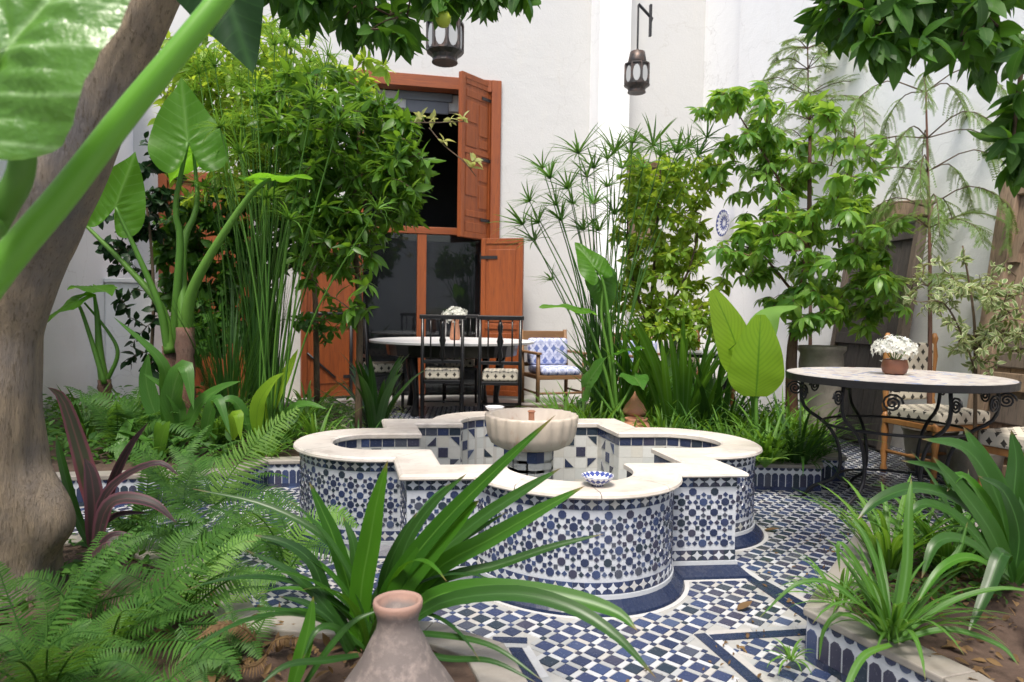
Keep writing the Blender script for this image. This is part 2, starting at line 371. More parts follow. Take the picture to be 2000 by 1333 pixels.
PANE = M_glass('window_pane', (0.02, 0.022, 0.024), 0.02, 0.25)
FROST = M_glass('lantern_glass', (0.55, 0.56, 0.56), 0.25, 0.75)
TABLEW = M_simple('white_table_top', (0.72, 0.72, 0.72), 0.3, 0.06)
def M_mosaic():
    t = NT('mosaic_table_top'); c = t.coord('UV'); v = t.n('TexVoronoi', Vector=c, Scale=34.0); n = t.noise(10, 3, 0.5, c)
    k = t.ramp(v.outputs['Color'], [(0, (0.66, 0.62, 0.58)), (0.5, (0.55, 0.50, 0.48)), (0.72, (0.30, 0.36, 0.55)), (0.8, (0.68, 0.64, 0.60)), (0.92, (0.5, 0.34, 0.26))], True)
    return t.done(t.pbr(k, 0.25))
MOSAIC = M_mosaic()
TERRA = M_simple('terracotta', (0.46, 0.20, 0.11), 0.8, 0.2, 14, 0.3, dirt=(0.30, 0.17, 0.12))
def M_pot():
    t = NT('weathered_clay'); c = t.world(); z = t.n('SeparateXYZ', Vector=t.coord('Object')).outputs[2]
    n = t.noise(9, 7, 0.68, c); m = t.noise(26, 6, 0.7, c); k = t.mix(n, (0.21, 0.175, 0.160), (0.125, 0.108, 0.103)); k = t.mix(t.ramp(m, [(0.5, (0, 0, 0)), (0.75, (1, 1, 1))]), k, (0.34, 0.28, 0.25))
    k = t.mix(t.math('MULTIPLY', t.math('SUBTRACT', t.math('ADD', z, t.math('MULTIPLY', n, 0.05)), 0.276, True), 60, True), k, (0.34, 0.21, 0.165))
    return t.done(t.pbr(k, 0.75, t.bump(t.math('ADD', n, m), 0.4, 0.006)))
POTC = M_pot()
STONE = M_simple('grey_stone', (0.30, 0.27, 0.23), 0.85, 0.25, 12, 0.5, dirt=(0.16, 0.14, 0.11))
MARB = None
def M_bowl():
    t = NT('stained_marble'); z = t.n('SeparateXYZ', Vector=t.coord('Object')).outputs[2]; n = t.noise(9, 7, 0.7, t.world((1, 1, 0.25)))
    k = t.mix(n, (0.68, 0.60, 0.50), (0.50, 0.42, 0.33)); f = t.math('MULTIPLY', t.ramp(t.math('SUBTRACT', n, t.math('MULTIPLY', t.math('SUBTRACT', z, 0.48), 0.9)), [(0.54, (0, 0, 0)), (0.70, (1, 1, 1))]), 0.8)
    k = t.mix(f, k, (0.42, 0.20, 0.09)); return t.done(t.pbr(k, 0.4, t.bump(n, 0.2, 0.004)))
MARB = M_bowl()
PORC = M_simple('white_porcelain', (0.74, 0.75, 0.78), 0.15, 0.05)
def M_bluewhite():
    t = NT('blue_and_white_glaze'); u = t.n('SeparateXYZ', Vector=t.coord('UV')); s = t.math('SINE', t.math('MULTIPLY', u.outputs[0], 6.283 * 16)); b = t.math('SINE', t.math('MULTIPLY', u.outputs[1], 30))
    m = t.math('GREATER_THAN', t.math('ADD', s, t.math('MULTIPLY', b, 1.2)), 0.15); return t.done(t.pbr(t.mix(m, (0.70, 0.71, 0.75), (0.05, 0.07, 0.24)), 0.15))
BLUEWHITE = M_bluewhite()
SEATP = M_diamonds('cream_cloth_black_diamonds', 12.5, (0.62, 0.57, 0.47), (0.02, 0.018, 0.018))
CUSHB = M_diamonds('blue_and_white_cloth', 9.0, (0.64, 0.67, 0.80), (0.13, 0.18, 0.42), True)
PETAL = M_leaf('white_petals', (0.80, 0.80, 0.76), (0.74, 0.76, 0.68), 0.6, 0.25, tc=(0.8, 0.82, 0.7))
WATER = M_glass('fountain_water', (0.05, 0.07, 0.06), 0.02, 0.6)

# ================================================================== ground, walls
BY, RX, LX, FY = 9.05, 4.50, -2.80, -6.5
fl = MB(); fl.box((LX - 0.4, FY - 0.4, -0.12), (RX + 0.4, BY + 0.4, 0.0)); FLOOR = fl.build('floor', FLOORW, kind='structure')
gr = MB(); gr.box((-60, -60, -0.4), (60, 60, -0.13)); gr.build('ground', M_simple('dusty_ground', (0.25, 0.21, 0.17), 0.9), kind='structure')

dxl, dxr = ony(690, 300, BY)[0], ony(977, 300, BY)[0]; dzt = ony(880, 152, BY)[2]
bw = MB()
bw.box((LX - 0.35, BY, 0), (dxl, BY + 0.35, 6.3)); bw.box((dxr, BY, 0), (RX + 0.35, BY + 0.35, 6.3)); bw.box((dxl, BY, dzt), (dxr, BY + 0.35, 6.3))
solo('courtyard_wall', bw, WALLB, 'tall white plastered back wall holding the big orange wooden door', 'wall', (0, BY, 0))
rw = MB(); rw.box((RX, FY, 0), (RX + 0.35, BY - 0.002, 6.2)); rw.box((RX - 0.09, FY, 0), (RX + 0.002, 7.94, 6.199))
solo('courtyard_wall', rw, WALL, 'bright white wall on the right behind the leaning antique doors', 'wall', (RX, 3, 0))
lw = MB(); lw.box((LX - 0.35, FY, 0), (LX, BY - 0.002, 4.3))
solo('courtyard_wall', lw, WALL, 'greyish white wall on the left seen past the leaning tree trunk', 'wall', (LX, 3, 0))
nw = MB(); nw.box((LX + 0.002, FY - 0.35, 0), (RX - 0.1, FY, 3.6))
solo('courtyard_wall', nw, WALL, 'white wall closing the courtyard behind the viewer', 'wall', (0.8, FY, 0))
pl = MB(); pl.box((2.85, 8.66, 0), (3.27, BY - 0.002, 6.28)); solo('pillar', pl, WALL, 'square white pillar rising behind the umbrella sedges beside a hanging lantern', 'pillar', (3.06, 8.85, 0))
pr = MB(); pr.box((LX + 0.002, 8.1, 0), (-2.34, BY - 0.002, 1.36)); pr.box((LX + 0.002, 8.06, 1.362), (-2.31, BY - 0.002, 1.41))
solo('low_pier', pr, WALL, 'low white pier with a flat ledge in the left back corner', 'pier', (-2.55, 8.5, 0), bevel=0.01)
pt = MB(); q = at(236, 560, 8.2); q[2] = 1.413; pt.lathe([(0.05, 0), (0.085, 0.05), (0.09, 0.10), (0.07, 0.14), (0.08, 0.16), (0.06, 0.155), (0.05, 0.10)], q)
solo('clay_pot', pt, TERRA, 'small brown clay pot on the ledge of the low white pier', 'pot', q, smooth=True)
# the dark room beyond the door
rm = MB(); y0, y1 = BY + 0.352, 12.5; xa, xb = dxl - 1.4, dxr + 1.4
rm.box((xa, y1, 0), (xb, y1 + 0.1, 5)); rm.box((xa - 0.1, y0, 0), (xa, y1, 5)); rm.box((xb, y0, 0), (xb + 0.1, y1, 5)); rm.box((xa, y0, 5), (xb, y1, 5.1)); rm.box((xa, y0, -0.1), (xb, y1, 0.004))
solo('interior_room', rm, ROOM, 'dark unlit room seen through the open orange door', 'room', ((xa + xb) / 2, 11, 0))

# ------------------------------------------------------------------ the great door
dcx = (dxl + dxr) / 2
DOOR = thing('panelled_door', 'tall orange cedar double door standing open with a glazed lower part', 'door', (dcx, BY, 0))
JW = 0.13
for x0, x1 in ((dxl + 0.002, dxl + JW), (dxr - JW, dxr - 0.002)):
    b = MB(); b.box((x0, BY - 0.05, 0), (x1, BY + 0.16, dzt - 0.002)); b.build('jamb', DOORW, DOOR, bevel=0.006)
b = MB(); b.box((dxl + JW + 0.001, BY - 0.045, dzt - 0.16), (dxr - JW - 0.001, BY + 0.155, dzt - 0.003)); b.build('lintel', DOORX, DOOR, bevel=0.006)
zt = ony(830, 449, BY)[2]
b = MB(); b.box((dxl + JW + 0.001, BY + 0.01, zt - 0.05), (dxr - JW - 0.001, BY + 0.12, zt + 0.04)); b.build('transom', DOORX, DOOR, bevel=0.005)
mx0, mx1 = ony(815, 520, BY)[0], ony(833, 520, BY)[0]
b = MB(); b.box((mx0, BY + 0.02, 0.02), (mx1, BY + 0.11, zt - 0.052)); b.build('mullion', DOORW, DOOR, bevel=0.005)
b = MB(); b.box((dxr - JW - 0.10, BY + 0.02, 0.02), (dxr - JW - 0.002, BY + 0.11, zt - 0.052)); b.build('mullion', DOORW, DOOR, bevel=0.005)
for x0, x1 in ((dxl + JW + 0.003, mx0 - 0.003), (mx1 + 0.003, dxr - JW - 0.103)):
    b = MB(); b.box((x0, BY + 0.06, 0.03), (x1, BY + 0.068, zt - 0.055)); b.build('pane', PANE, DOOR)
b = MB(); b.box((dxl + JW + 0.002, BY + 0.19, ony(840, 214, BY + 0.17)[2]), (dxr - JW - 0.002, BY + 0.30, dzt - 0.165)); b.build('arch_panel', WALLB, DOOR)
z1, z2, z3 = ony(840, 181, BY + 0.17)[2], ony(840, 198, BY + 0.17)[2], ony(840, 222, BY + 0.17)[2]
xa = ony(778, 190, BY + 0.17)[0]; xb = ony(884, 190, BY + 0.17)[0]
b = MB(); b.box((xa, BY + 0.155, z2), (xb, BY + 0.188, z1)); b.box((xa + 0.1, BY + 0.160, z3), (xb - 0.05, BY + 0.1885, z2 - 0.001)); b.lathe([(0.16, 0), (0.16, 0.02)], (0, 0, 0), 3) if 0 else None
b.build('carved_moulding', LINT, DOOR, bevel=0.012)

def leaf_panel(P0, P1, z0, z1, th, name, layout, parent, flip=1):
    """a framed and panelled leaf standing between two plan points (hinge, free edge)"""
    P0, P1 = V(*P0, 0), V(*P1, 0); L = np.linalg.norm(P1 - P0); d = (P1 - P0) / L; n = V(d[1], -d[0], 0)
    if n[1] > 0: n = -n
    M = Matrix(((d[0], n[0], 0, P0[0]), (d[1], n[1], 0, P0[1]), (0, 0, 1, 0), (0, 0, 0, 1)))
    b = MB(); b.box((0.0, -th / 2, z0), (L, th / 2, z1), M); o = b.build(name, DOORW, parent, bevel=0.004)
    s = 0.062
    for (x0, x1) in ((0, s), (L - s, L)):
        b = MB(); b.box((x0, th / 2 - 0.001, z0), (x1, th / 2 + 0.014, z1), M); b.build('stile', DOORW, o, bevel=0.004)
    H = z1 - z0; x0, x1 = s + 0.002, L - s - 0.002; W = x1 - x0
    for r in layout['rails']:
        b = MB(); b.box((x0, th / 2 - 0.001, z0 + r * (H - 0.07)), (x1, th / 2 + 0.013, z0 + r * (H - 0.07) + 0.07), M); b.build('rail', DOORX, o, bevel=0.004)
    for (a0, b0, a1, b1) in layout['panels']:
        b = MB(); b.box((x0 + a0 * W, th / 2 - 0.001, z0 + b0 * H), (x0 + a1 * W, th / 2 + 0.009, z0 + b1 * H), M); b.build('panel', DOORW, o, bevel=0.008)
    for q in (.12, .5, .88):
        b = MB(); b.tube([tuple(M @ Vector((-.012, .0, z0 + H * q - .07))), tuple(M @ Vector((-.012, .0, z0 + H * q + .07)))], .016, 8); b.box((.0, th / 2 + .0145, z0 + H * q - .02), (min(.22, L * .5), th / 2 + .019, z0 + H * q + .02), M); b.build('hinge', IRON, o)
    return o
hx, nx = at(957, 300, 9.12), at(897, 300, 8.66)
zu1 = at(957, 166, 9.12)[2]; zu0 = at(957, 470, 9.12)[2]
key = [(0.04, 0.935, 0.96, 0.975), (0.06, 0.86, 0.94, 0.905), (0.06, 0.64, 0.40, 0.835), (0.50, 0.71, 0.94, 0.835), (0.50, 0.56, 0.94, 0.685), (0.06, 0.565, 0.40, 0.615), (0.06, 0.475, 0.94, 0.515), (0.06, 0.36, 0.40, 0.455), (0.50, 0.26, 0.94, 0.455), (0.06, 0.19, 0.40, 0.335), (0.06, 0.13, 0.94, 0.17), (0.06, 0.035, 0.94, 0.095)]
leaf_panel(hx[:2], nx[:2], zu0, zu1, 0.05, 'upper_leaf', dict(rails=[0, 0.535, 1.0], panels=key), DOOR)
hx, nx = at(940, 600, 8.98), at(1021, 600, 8.84); zl1 = at(1000, 467, 8.9)[2]
sim = [(0.08, 0.08, 0.92, 0.40), (0.08, 0.47, 0.92, 0.93)]
leaf_panel(hx[:2], nx[:2], 0.03, zl1, 0.05, 'lower_leaf', dict(rails=[0, 0.44, 1.0], panels=sim), DOOR)
hx, nx = ony(702, 600, 8.99), ony(588, 600, 8.72)
o = leaf_panel(hx[:2], nx[:2], 0.03, zl1 + 0.02, 0.05, 'lower_leaf', dict(rails=[0, 0.44, 1.0], panels=sim), DOOR)

# smaller wooden door in the left back corner
sx0, sx1 = ony(311, 500, BY - 0.03)[0], ony(492, 500, BY - 0.03)[0]
D2 = thing('wooden_door', 'closed orange wooden door half hidden by the alocasia stems', 'door', ((sx0 + sx1) / 2, BY, 0))
zz = ony(330, 425, BY)[2]
for x0, x1 in ((sx0, sx0 + 0.10), (sx1 - 0.10, sx1)):
    b = MB(); b.box((x0, BY - 0.07, 0), (x1, BY - 0.003, zz + 0.55)); b.build('jamb', DOORW, D2, bevel=0.006)
b = MB(); b.box((sx0 + 0.102, BY - 0.065, zz + 0.43), (sx1 - 0.102, BY - 0.003, zz + 0.55)); b.build('lintel', DOORX, D2, bevel=0.006)
n = 6; wdt = (sx1 - sx0 - 0.21) / n
for i in range(n):
    b = MB(); b.box((sx0 + 0.105 + i * wdt + 0.002, BY - 0.04, 0.01), (sx0 + 0.105 + (i + 1) * wdt - 0.002, BY - 0.004, zz + 0.425)); b.build('plank', DOORW, D2, bevel=0.004)

# brown shutter on the back wall behind the shrub
hx0, hx1 = ony(1222, 400, BY - 0.05)[0], ony(1252, 400, BY - 0.05)[0]; za, zb = ony(1230, 480, BY)[2], ony(1230, 328, BY)[2]
SH = thing('wooden_shutter', 'weathered brown shutter on the white wall behind the shrub', 'shutter', (hx0, BY, za))
for i in range(3):
    b = MB(); ww = (hx1 - hx0 + 0.25) / 3; b.box((hx0 + i * ww + 0.002, BY - 0.05, za), (hx0 + (i + 1) * ww - 0.002, BY - 0.003, zb)); b.build('plank', OLDB, SH, bevel=0.004)
b = MB(); b.box((hx0 - 0.03, BY - 0.09, zb + 0.002), (hx0 + 3 * ww + 0.03, BY - 0.003, zb + 0.08)); b.build('top_rail', REDBARK, SH, bevel=0.005)

# painted plate on the right wall
c = onx(1412, 436, RX - 0.095); PLT = thing('painted_plate', 'oval looking blue and white plate hung on the bright right wall', 'plate', c)
b = MB(); b.lathe([(0.03, 0), (0.10, 0.005), (0.170, 0.032), (0.175, 0.037), (0.168, 0.039), (0.10, 0.016), (0.001, 0.014)], (0, 0, 0), 32)
o = b.build('dish', BLUEWHITE, None, smooth=True); o.parent = PLT; o.rotation_euler = (0, -PI / 2, 0); o.location = (0.03, 0, 0)
# lanterns
def lantern(name, label, top, s, rod, bracket=None, group='hanging metal lanterns'):
    L = thing(name, label, 'lantern', top, group); T = np.array(top)
    b = MB(); b.tube([T, T - V(0, 0, rod)], 0.008 * s / 0.1, 6); b.build('hanging_rod', IRON, L)
    z = T[2] - rod; c = (T[0], T[1], 0)
    b = MB(); b.lathe([(0.012, z + 0.02), (0.03, z), (0.06 * s / 0.1, z - 0.02), (0.075 * s / 0.1, z - 0.9 * s), (0.07 * s / 0.1, z - 1.1 * s)][::-1], c, 16); b.build('dome', LANT, L, smooth=True)
    z1 = z - 1.1 * s; H = 1.55 * s; R = s * 0.98
    b = MB(); b.lathe([(R * 0.98, z1 - 0.14 * s), (R * 1.08, z1 - 0.12 * s), (R * 1.08, z1), (R * 0.75, z1 + 0.01)], c, 8); b.build('upper_rim', LANT, L)
    for k in range(8):
        a = 2 * PI * k / 8; p = V(c[0] + R * math.cos(a), c[1] + R * math.sin(a), 0)
        b = MB(); b.tube([p + V(0, 0, z1 - 0.1 * s), p + V(0, 0, z1 - 0.1 * s - H)], 0.10 * s, 6); b.build('corner_post', LANT, L)
        a2 = a + PI / 8; q = V(c[0] + R * 0.9 * math.cos(a2), c[1] + R * 0.9 * math.sin(a2), z1 - 0.14 * s - H / 2); t = V(-math.sin(a2), math.cos(a2), 0); nrml = V(math.cos(a2), math.sin(a2), 0)
        hw = R * 0.30; ov = [(hw * math.cos(g), H * 0.42 * math.sin(g)) for g in np.linspace(0, 2 * PI, 14)[:-1]]
        b = MB(); n = len(ov); b.add([q + t * x + V(0, 0, y) for x, y in ov] + [q + nrml * 0.006 + t * x + V(0, 0, y) for x, y in ov], [tuple(range(n))[::-1], tuple(range(n, 2 * n))] + [(i, (i + 1) % n, n + (i + 1) % n, n + i) for i in range(n)]); b.build('glass', FROST, L)
        # pierced metal sheet around the oval glass
        rect = []; hh = H / 2; hW = R * 0.36
        for (x, y) in ov:
            kx = hW / max(abs(x), 1e-6); ky = hh / max(abs(y), 1e-6); m = min(kx, ky); rect.append((x * m, y * m))
        b = MB(); q2 = q + nrml * 0.003; b.add([q2 + t * x + V(0, 0, y) for x, y in ov] + [q2 + t * x + V(0, 0, y) for x, y in rect], [(i, (i + 1) % n, n + (i + 1) % n, n + i) for i in range(n)]); b.build('pierced_sheet', LANT, L)
    z2 = z1 - 0.1 * s - H
    b = MB(); b.lathe([(R * 0.72, z2 - 0.62 * s), (R * 0.76, z2 - 0.60 * s), (R * 0.70, z2 - 0.42 * s), (R * 0.78, z2 - 0.24 * s), (R * 1.06, z2 - 0.05 * s), (R * 1.06, z2 + 0.05 * s), (R * 0.9, z2 + 0.055 * s)], c, 16); b.build('base_ring', LANT, L, smooth=False)
    return L
tp = at(1247, 10, 8.35); s1 = 0.150
L2 = lantern('hanging_lantern', 'small dark metal lantern hanging from a bracket beside the white pillar', tp, s1, at(1247, 98, 8.35)[2] * -1 + tp[2])
bx = V(3.272, tp[1], tp[2]); b = MB(); b.box((3.271, tp[1] - 0.02, tp[2] - 0.36), (3.30, tp[1] + 0.02, tp[2] + 0.02)); b.build('bracket_plate', IRON, L2, bevel=0.004)
b = MB(); b.tube([V(3.29, tp[1], tp[2] - 0.18), V(3.31, tp[1], tp[2] - 0.15), tp + V(0, 0, 0.01)], 0.018, 6); b.build('bracket_arm', IRON, L2)
tp = at(873, -260, 5.6)
lantern('hanging_lantern', 'larger dark metal lantern hanging below the citrus bough before the door', tp, 0.145, 1.08)

# ================================================================== zellige fountain
FC = V(0.807, 3.430); MU = V(1.435, -0.135); MV = V(-0.05, 1.475)
ZB, ZW, ZT = 0.0, 0.424, 0.45
def outline(o, ns=7, na=26):
    """plan outline (unit square with four round lobes) moved inwards by o; returns world xy and arc ids"""
    h = 0.5 - o; out = []
    for k in range(4):
        c, r = ((0.41, 0.31), (0.535, 0.272), (0.41, 0.31), (0.55, 0.272))[k]; r = r - o
        hw = r if c >= h else math.sqrt(max(r * r - (h - c) ** 2, 1e-6))
        # local frame: outward = -y for k=0, +x k=1, +y k=2, -x k=3 (going anticlockwise)
        ang = -PI / 2 + k * PI / 2; e = V(math.cos(ang), math.sin(ang)); t = V(-e[1], e[0])
        for s in np.linspace(-h, -hw, ns): out.append(e * h + t * s)
        a0 = PI / 2 if c >= h else math.acos(np.clip((h - c) / r, -1, 1))
        for a in np.linspace(-a0, a0, na)[1:-1]: out.append(e * (c + r * math.cos(a)) + t * (r * math.sin(a)))
        for s in np.linspace(hw, h, ns)[:-1]: out.append(e * h + t * s)
    P = np.array(out); return FC + P[:, :1] * MU + P[:, 1:] * MV
NSEG = 7 + 24 + 6
FOUN = thing('fountain', 'star shaped quatrefoil fountain clad in blue and white mosaic with pale marble rim', 'fountain', (*FC, 0))
def ring(o0, z0, o1, z1, name, m, parent, **k):
    A, B = outline(o0), outline(o1); n = len(A); b = MB()
    b.add([(*p, z0) for p in A] + [(*p, z1) for p in B], [(i, (i + 1) % n, n + (i + 1) % n, n + i) for i in range(n)]); return b.build(name, m, parent, **k)
OW = 0.020      # wall face set in from the rim edge
wall = MB(); A, B = outline(OW), outline(0.105); n = len(A)
wall.add([(*p, 0.0) for p in A] + [(*p, ZW) for p in A] + [(*p, ZW) for p in B] + [(*p, 0.0) for p in B],
         [(r * n + i, r * n + (i + 1) % n, ((r + 1) % 4) * n + (i + 1) % n, ((r + 1) % 4) * n + i) for r in range(4) for i in range(n)])
wall.build('basin_wall', WHTB, FOUN)
# sloping blue plinth and the white strip above it
pb = MB(); A, B, C2 = outline(-0.016), outline(-0.013), outline(OW - 0.004)
pb.add([(*p, 0.0) for p in A] + [(*p, 0.012) for p in B] + [(*p, 0.050) for p in C2], [(r * n + i, r * n + (i + 1) % n, (r + 1) * n + (i + 1) % n, (r + 1) * n + i) for r in range(2) for i in range(n)])
pb.build('plinth', PLIN, FOUN)
ws = MB(); A, B = outline(OW - 0.006), outline(OW + 0.002)
ws.add([(*p, 0.047) for p in A] + [(*p, 0.064) for p in A] + [(*p, 0.064) for p in B], [(r * n + i, r * n + (i + 1) % n, (r + 1) * n + (i + 1) % n, (r + 1) * n + i) for r in range(2) for i in range(n)])
ws.build('white_strip', WHT, FOUN)
# marble rim in slabs
secs = [(0.030, ZW + 0.001), (0.001, ZW + 0.001), (-0.004, ZW + 0.008), (-0.002, ZT - 0.008), (0.007, ZT), (0.121, ZT), (0.128, ZT - 0.006), (0.128, ZW + 0.001)]
LS = [outline(o) for o, z in secs]
cuts = []
for k in range(4):
    s = k * NSEG; cuts += [s - 6 + 0, s + 6 + 5, s + 6 + 12, s + 6 + 19] if k in (0, 2) else [s - 6, s + 6 + 8, s + 6 + 17]
cuts = sorted(c % (4 * NSEG) for c in cuts)
for j, c0 in enumerate(cuts):
    c1 = cuts[(j + 1) % len(cuts)]; idx = [(c0 + q) % n for q in range((c1 - c0) % n + 1)]
    b = MB(); K = len(secs); v = []
    for q, i in enumerate(idx):
        for s in range(K):
            p = LS[s][i].copy()
            if q in (0, len(idx) - 1):                       # 2 mm joint between slabs
                p2 = LS[s][idx[1] if q == 0 else idx[-2]]; p = p + (p2 - p) * min(0.3, 0.0018 / max(np.linalg.norm(p2 - p), 1e-5))
            v.append((*p, secs[s][1]))
    m_ = len(idx)
    f = [(q * K + s, q * K + (s + 1) % K, (q + 1) * K + (s + 1) % K, (q + 1) * K + s) for q in range(m_ - 1) for s in range(K)] + [tuple(range(K)), tuple(range((m_ - 1) * K, m_ * K))[::-1]]
    b.add(v, f); b.build('coping_slab', COPE, FOUN)
# inner wall
IW = 0.120
iw = MB(); A = outline(IW); B = outline(0.108)
iw.add([(*p, 0.0) for p in A] + [(*p, ZW - 0.001) for p in A], [(i, n + i, n + (i + 1) % n, (i + 1) % n) for i in range(n)]); iw.build('inner_wall', GROUT, FOUN)
wt = MB(); wt.add([(*p, 0.07) for p in outline(IW - 0.004)], [tuple(range(n))]); wt.build('water', WATER, FOUN)
bt = MB(); bt.add([(*p, 0.012) for p in outline(IW - 0.004)], [tuple(range(n))]); bt.build('basin_floor', CREAM, FOUN)

# walls as runs of (u -> point, outward normal) for laying tiles
def runs(o):
    P = outline(o); out = []
    for k in range(4):
        s = k * NSEG; segs = [(s, s + 6), (s + 6, s + 6 + 25), (s + 6 + 25, s + NSEG)]
        for a, b in segs: out.append(np.array([P[i % n] for i in range(a, b + 1)]))
    return out
class Run:
    def __init__(s, P, flip=1):
        s.P = P; d = np.linalg.norm(np.diff(P, axis=0), axis=1); s.c = np.concatenate([[0], np.cumsum(d)]); s.L = s.c[-1]; s.flip = flip
    def __call__(s, u):
        u = min(max(u, 0), s.L - 1e-6); i = int(np.searchsorted(s.c, u, side='right')) - 1; i = min(i, len(s.P) - 2)
        t = (u - s.c[i]) / (s.c[i + 1] - s.c[i]); p = s.P[i] + (s.P[i + 1] - s.P[i]) * t
        # smooth tangent
        d = s.P[min(i + 2, len(s.P) - 1)] - s.P[max(i - 1, 0)]; d = nrm(d); return p, V(d[0], d[1], 0), V(d[1], -d[0], 0) * s.flip
def tile_mesh(poly, h=0.003, top=0.90):
    b = MB(); b.prism(poly, -0.0008, h, top); v, f, uv = b.data(); return (v, f, uv)
def ngon(k, r, a0=0.0): return [(r * math.cos(a0 + 2 * PI * i / k), r * math.sin(a0 + 2 * PI * i / k)) for i in range(k)]
def half(r, up):
    return [(r * math.cos(a), r * math.sin(a) * up) for a in (np.linspace(0, PI, 6) if up > 0 else np.linspace(PI, 0, 6))]
def wall_M(run, u, z, su=1.0):
    p, t, nn = run(u); M = np.eye(4); M[:3, 0] = t * su; M[:3, 1] = V(0, 0, 1); M[:3, 2] = nn; M[:3, 3] = (p[0], p[1], z); return M
PC = 0.088
tv = [tile_mesh(ngon(8, 0.0178, PI / 8)), tile_mesh(ngon(8, 0.0172, PI / 8)), tile_mesh(ngon(4, 0.0112)), tile_mesh(ngon(4, 0.0120, PI / 4)), tile_mesh([(-0.0219, -0.0215), (0.0219, -0.0215), (0.0219, 0.0215), (-0.0219, 0.0215)], top=0.98)]
items = []; stars = []
zt0, zb0 = ZW - 0.046, 0.064 + 0.046          # field between the two borders
rows = (zt0 - zb0) / PC
for P in runs(OW):
    R_ = Run(P); nc = max(1, round(R_.L / PC)); p = R_.L / nc; su = p / PC
    for i in range(-1, nc + 1):
        for j in range(-1, 5):
            for (k, du, dv) in [(0, 0, 0), (1, .5, .5)] + [(2, x, y) for x, y in ((.36, 0), (-.36, 0), (0, .36), (0, -.36))] + [(3, x, y) for x in (.25, -.25) for y in (.25, -.25)]:
                u = (i + 0.5 + du) * p; z = zt0 - (j + 0.72 + dv) * PC
                if 0.012 < u < R_.L - 0.012 and zb0 + 0.012 < z < zt0 - 0.012: items.append((k, wall_M(R_, u, z, su)))
    nb = nc * 2; pb_ = R_.L / nb
    for i in range(nb):
        u = (i + 0.5) * pb_; s2 = pb_ / 0.0440
        for zc in (ZW - 0.0225, 0.0870): items.append((4, wall_M(R_, u, zc, s2))); stars.append((0, wall_M(R_, u, zc, s2)))
scatter(FOUN, 'white_star', [tile_mesh([((0.0212 if i % 2 == 0 else 0.0105) * math.cos(i * PI / 4), (0.0212 if i % 2 == 0 else 0.0105) * math.sin(i * PI / 4)) for i in range(8)], 0.0045, 0.97)], stars, WHT, 120, 'white_border_stars', smooth=False)
scatter(FOUN, 'tile', tv, items, BLUE, 300, 'mosaic', smooth=False)
# inner cream tiles, blue band, star motifs
TI = 0.066; sq = tile_mesh([(-TI * .49, -TI * .49), (TI * .49, -TI * .49), (TI * .49, TI * .49), (-TI * .49, TI * .49)], 0.0012, 0.985)
bandt = tile_mesh([(-TI * .47, -0.021), (TI * .47, -0.021), (TI * .47, 0.021), (-TI * .47, 0.021)], 0.0028, 0.97)
tri = tile_mesh([(-TI * .42, -TI * .42), (TI * .42, -TI * .42), (TI * .42, TI * .42)], 0.0045, 0.94); bsq = tile_mesh([(-TI * .44, -TI * .44), (TI * .44, -TI * .44), (TI * .44, TI * .44), (-TI * .44, TI * .44)], 0.0045, 0.95)
ci = []; bi = []
def rot(M, a):
    R3 = np.eye(4); c, s = math.cos(a), math.sin(a); R3[0, 0] = c; R3[0, 1] = -s; R3[1, 0] = s; R3[1, 1] = c; return M @ R3
for P in runs(IW):
    R_ = Run(P[::-1]); nc = max(1, round(R_.L / TI)); p = R_.L / nc
    for i in range(nc):
        u = (i + 0.5) * p; bi.append((0, wall_M(R_, u, ZW - 0.026, p / TI)))
        for j in range(5): ci.append((0, wall_M(R_, u, ZW - 0.049 - TI * (j + 0.5), p / TI)))
    for c0 in ([nc // 2] if nc < 9 else [nc // 4, nc // 2, 3 * nc // 4]):
        if nc < 3: continue
        u0 = (c0 + 0.5) * p; z0 = ZW - 0.049 - TI * 1.5
        bi.append((2, wall_M(R_, u0, z0)))
        for sx, sz, a in ((-1, 1, 0), (1, 1, PI / 2), (1, -1, PI), (-1, -1, -PI / 2)): bi.append((1, rot(wall_M(R_, u0 + sx * p, z0 + sz * TI), a)))
scatter(FOUN, 'wall_tile', [sq], ci, CREAM, 200, 'wall_mosaic', smooth=False)
scatter(FOUN, 'blue_tile', [bandt, tri, bsq], bi, BLUE, 130, 'blue_band', smooth=False)
# scalloped bowl on its stem
cx, cy = FC + V(0.01, 0.06); fl_ = lambda a, t: 1 + 0.045 * math.cos(22 * a) * min(1, t * 1.4) * (1 if t < 0.62 else max(0, 1 - (t - 0.62) * 6))
b = MB(); b.lathe([(0.118, 0.0125), (0.118, 0.393), (0.10, 0.401)], (cx, cy, 0), 8); b.build('pedestal', GROUT, FOUN)
PR_ = Run(np.array([(cx + .119 * math.cos(a), cy + .119 * math.sin(a)) for a in np.linspace(0, 2 * PI, 9)])); pbl = []; pcr = []
for s_ in range(8):
    rr_ = Run(PR_.P[s_:s_ + 2])
    for i in range(2):
        for j in range(7): (pbl if j in (0, 3) and (i + s_) % 2 == 0 else pcr).append((0, wall_M(rr_, (i + .5) * rr_.L / 2, 0.368 - j * .048, .86)))
scatter(FOUN, 'blue_tile', [bsq], pbl, BLUE, 40, 'pedestal_tiles', smooth=False); scatter(FOUN, 'wall_tile', [sq], pcr, CREAM, 60, 'pedestal_tiles', smooth=False)
b = MB(); b.lathe([(0.10, 0.402), (0.165, 0.408), (0.208, 0.432), (0.227, 0.475), (0.234, 0.53), (0.238, 0.566), (0.233, 0.578), (0.208, 0.575), (0.18, 0.52), (0.10, 0.47), (0.01, 0.46)], (cx, cy, 0), 88, fl_); b.build('scalloped_bowl', MARB, FOUN, smooth=True)
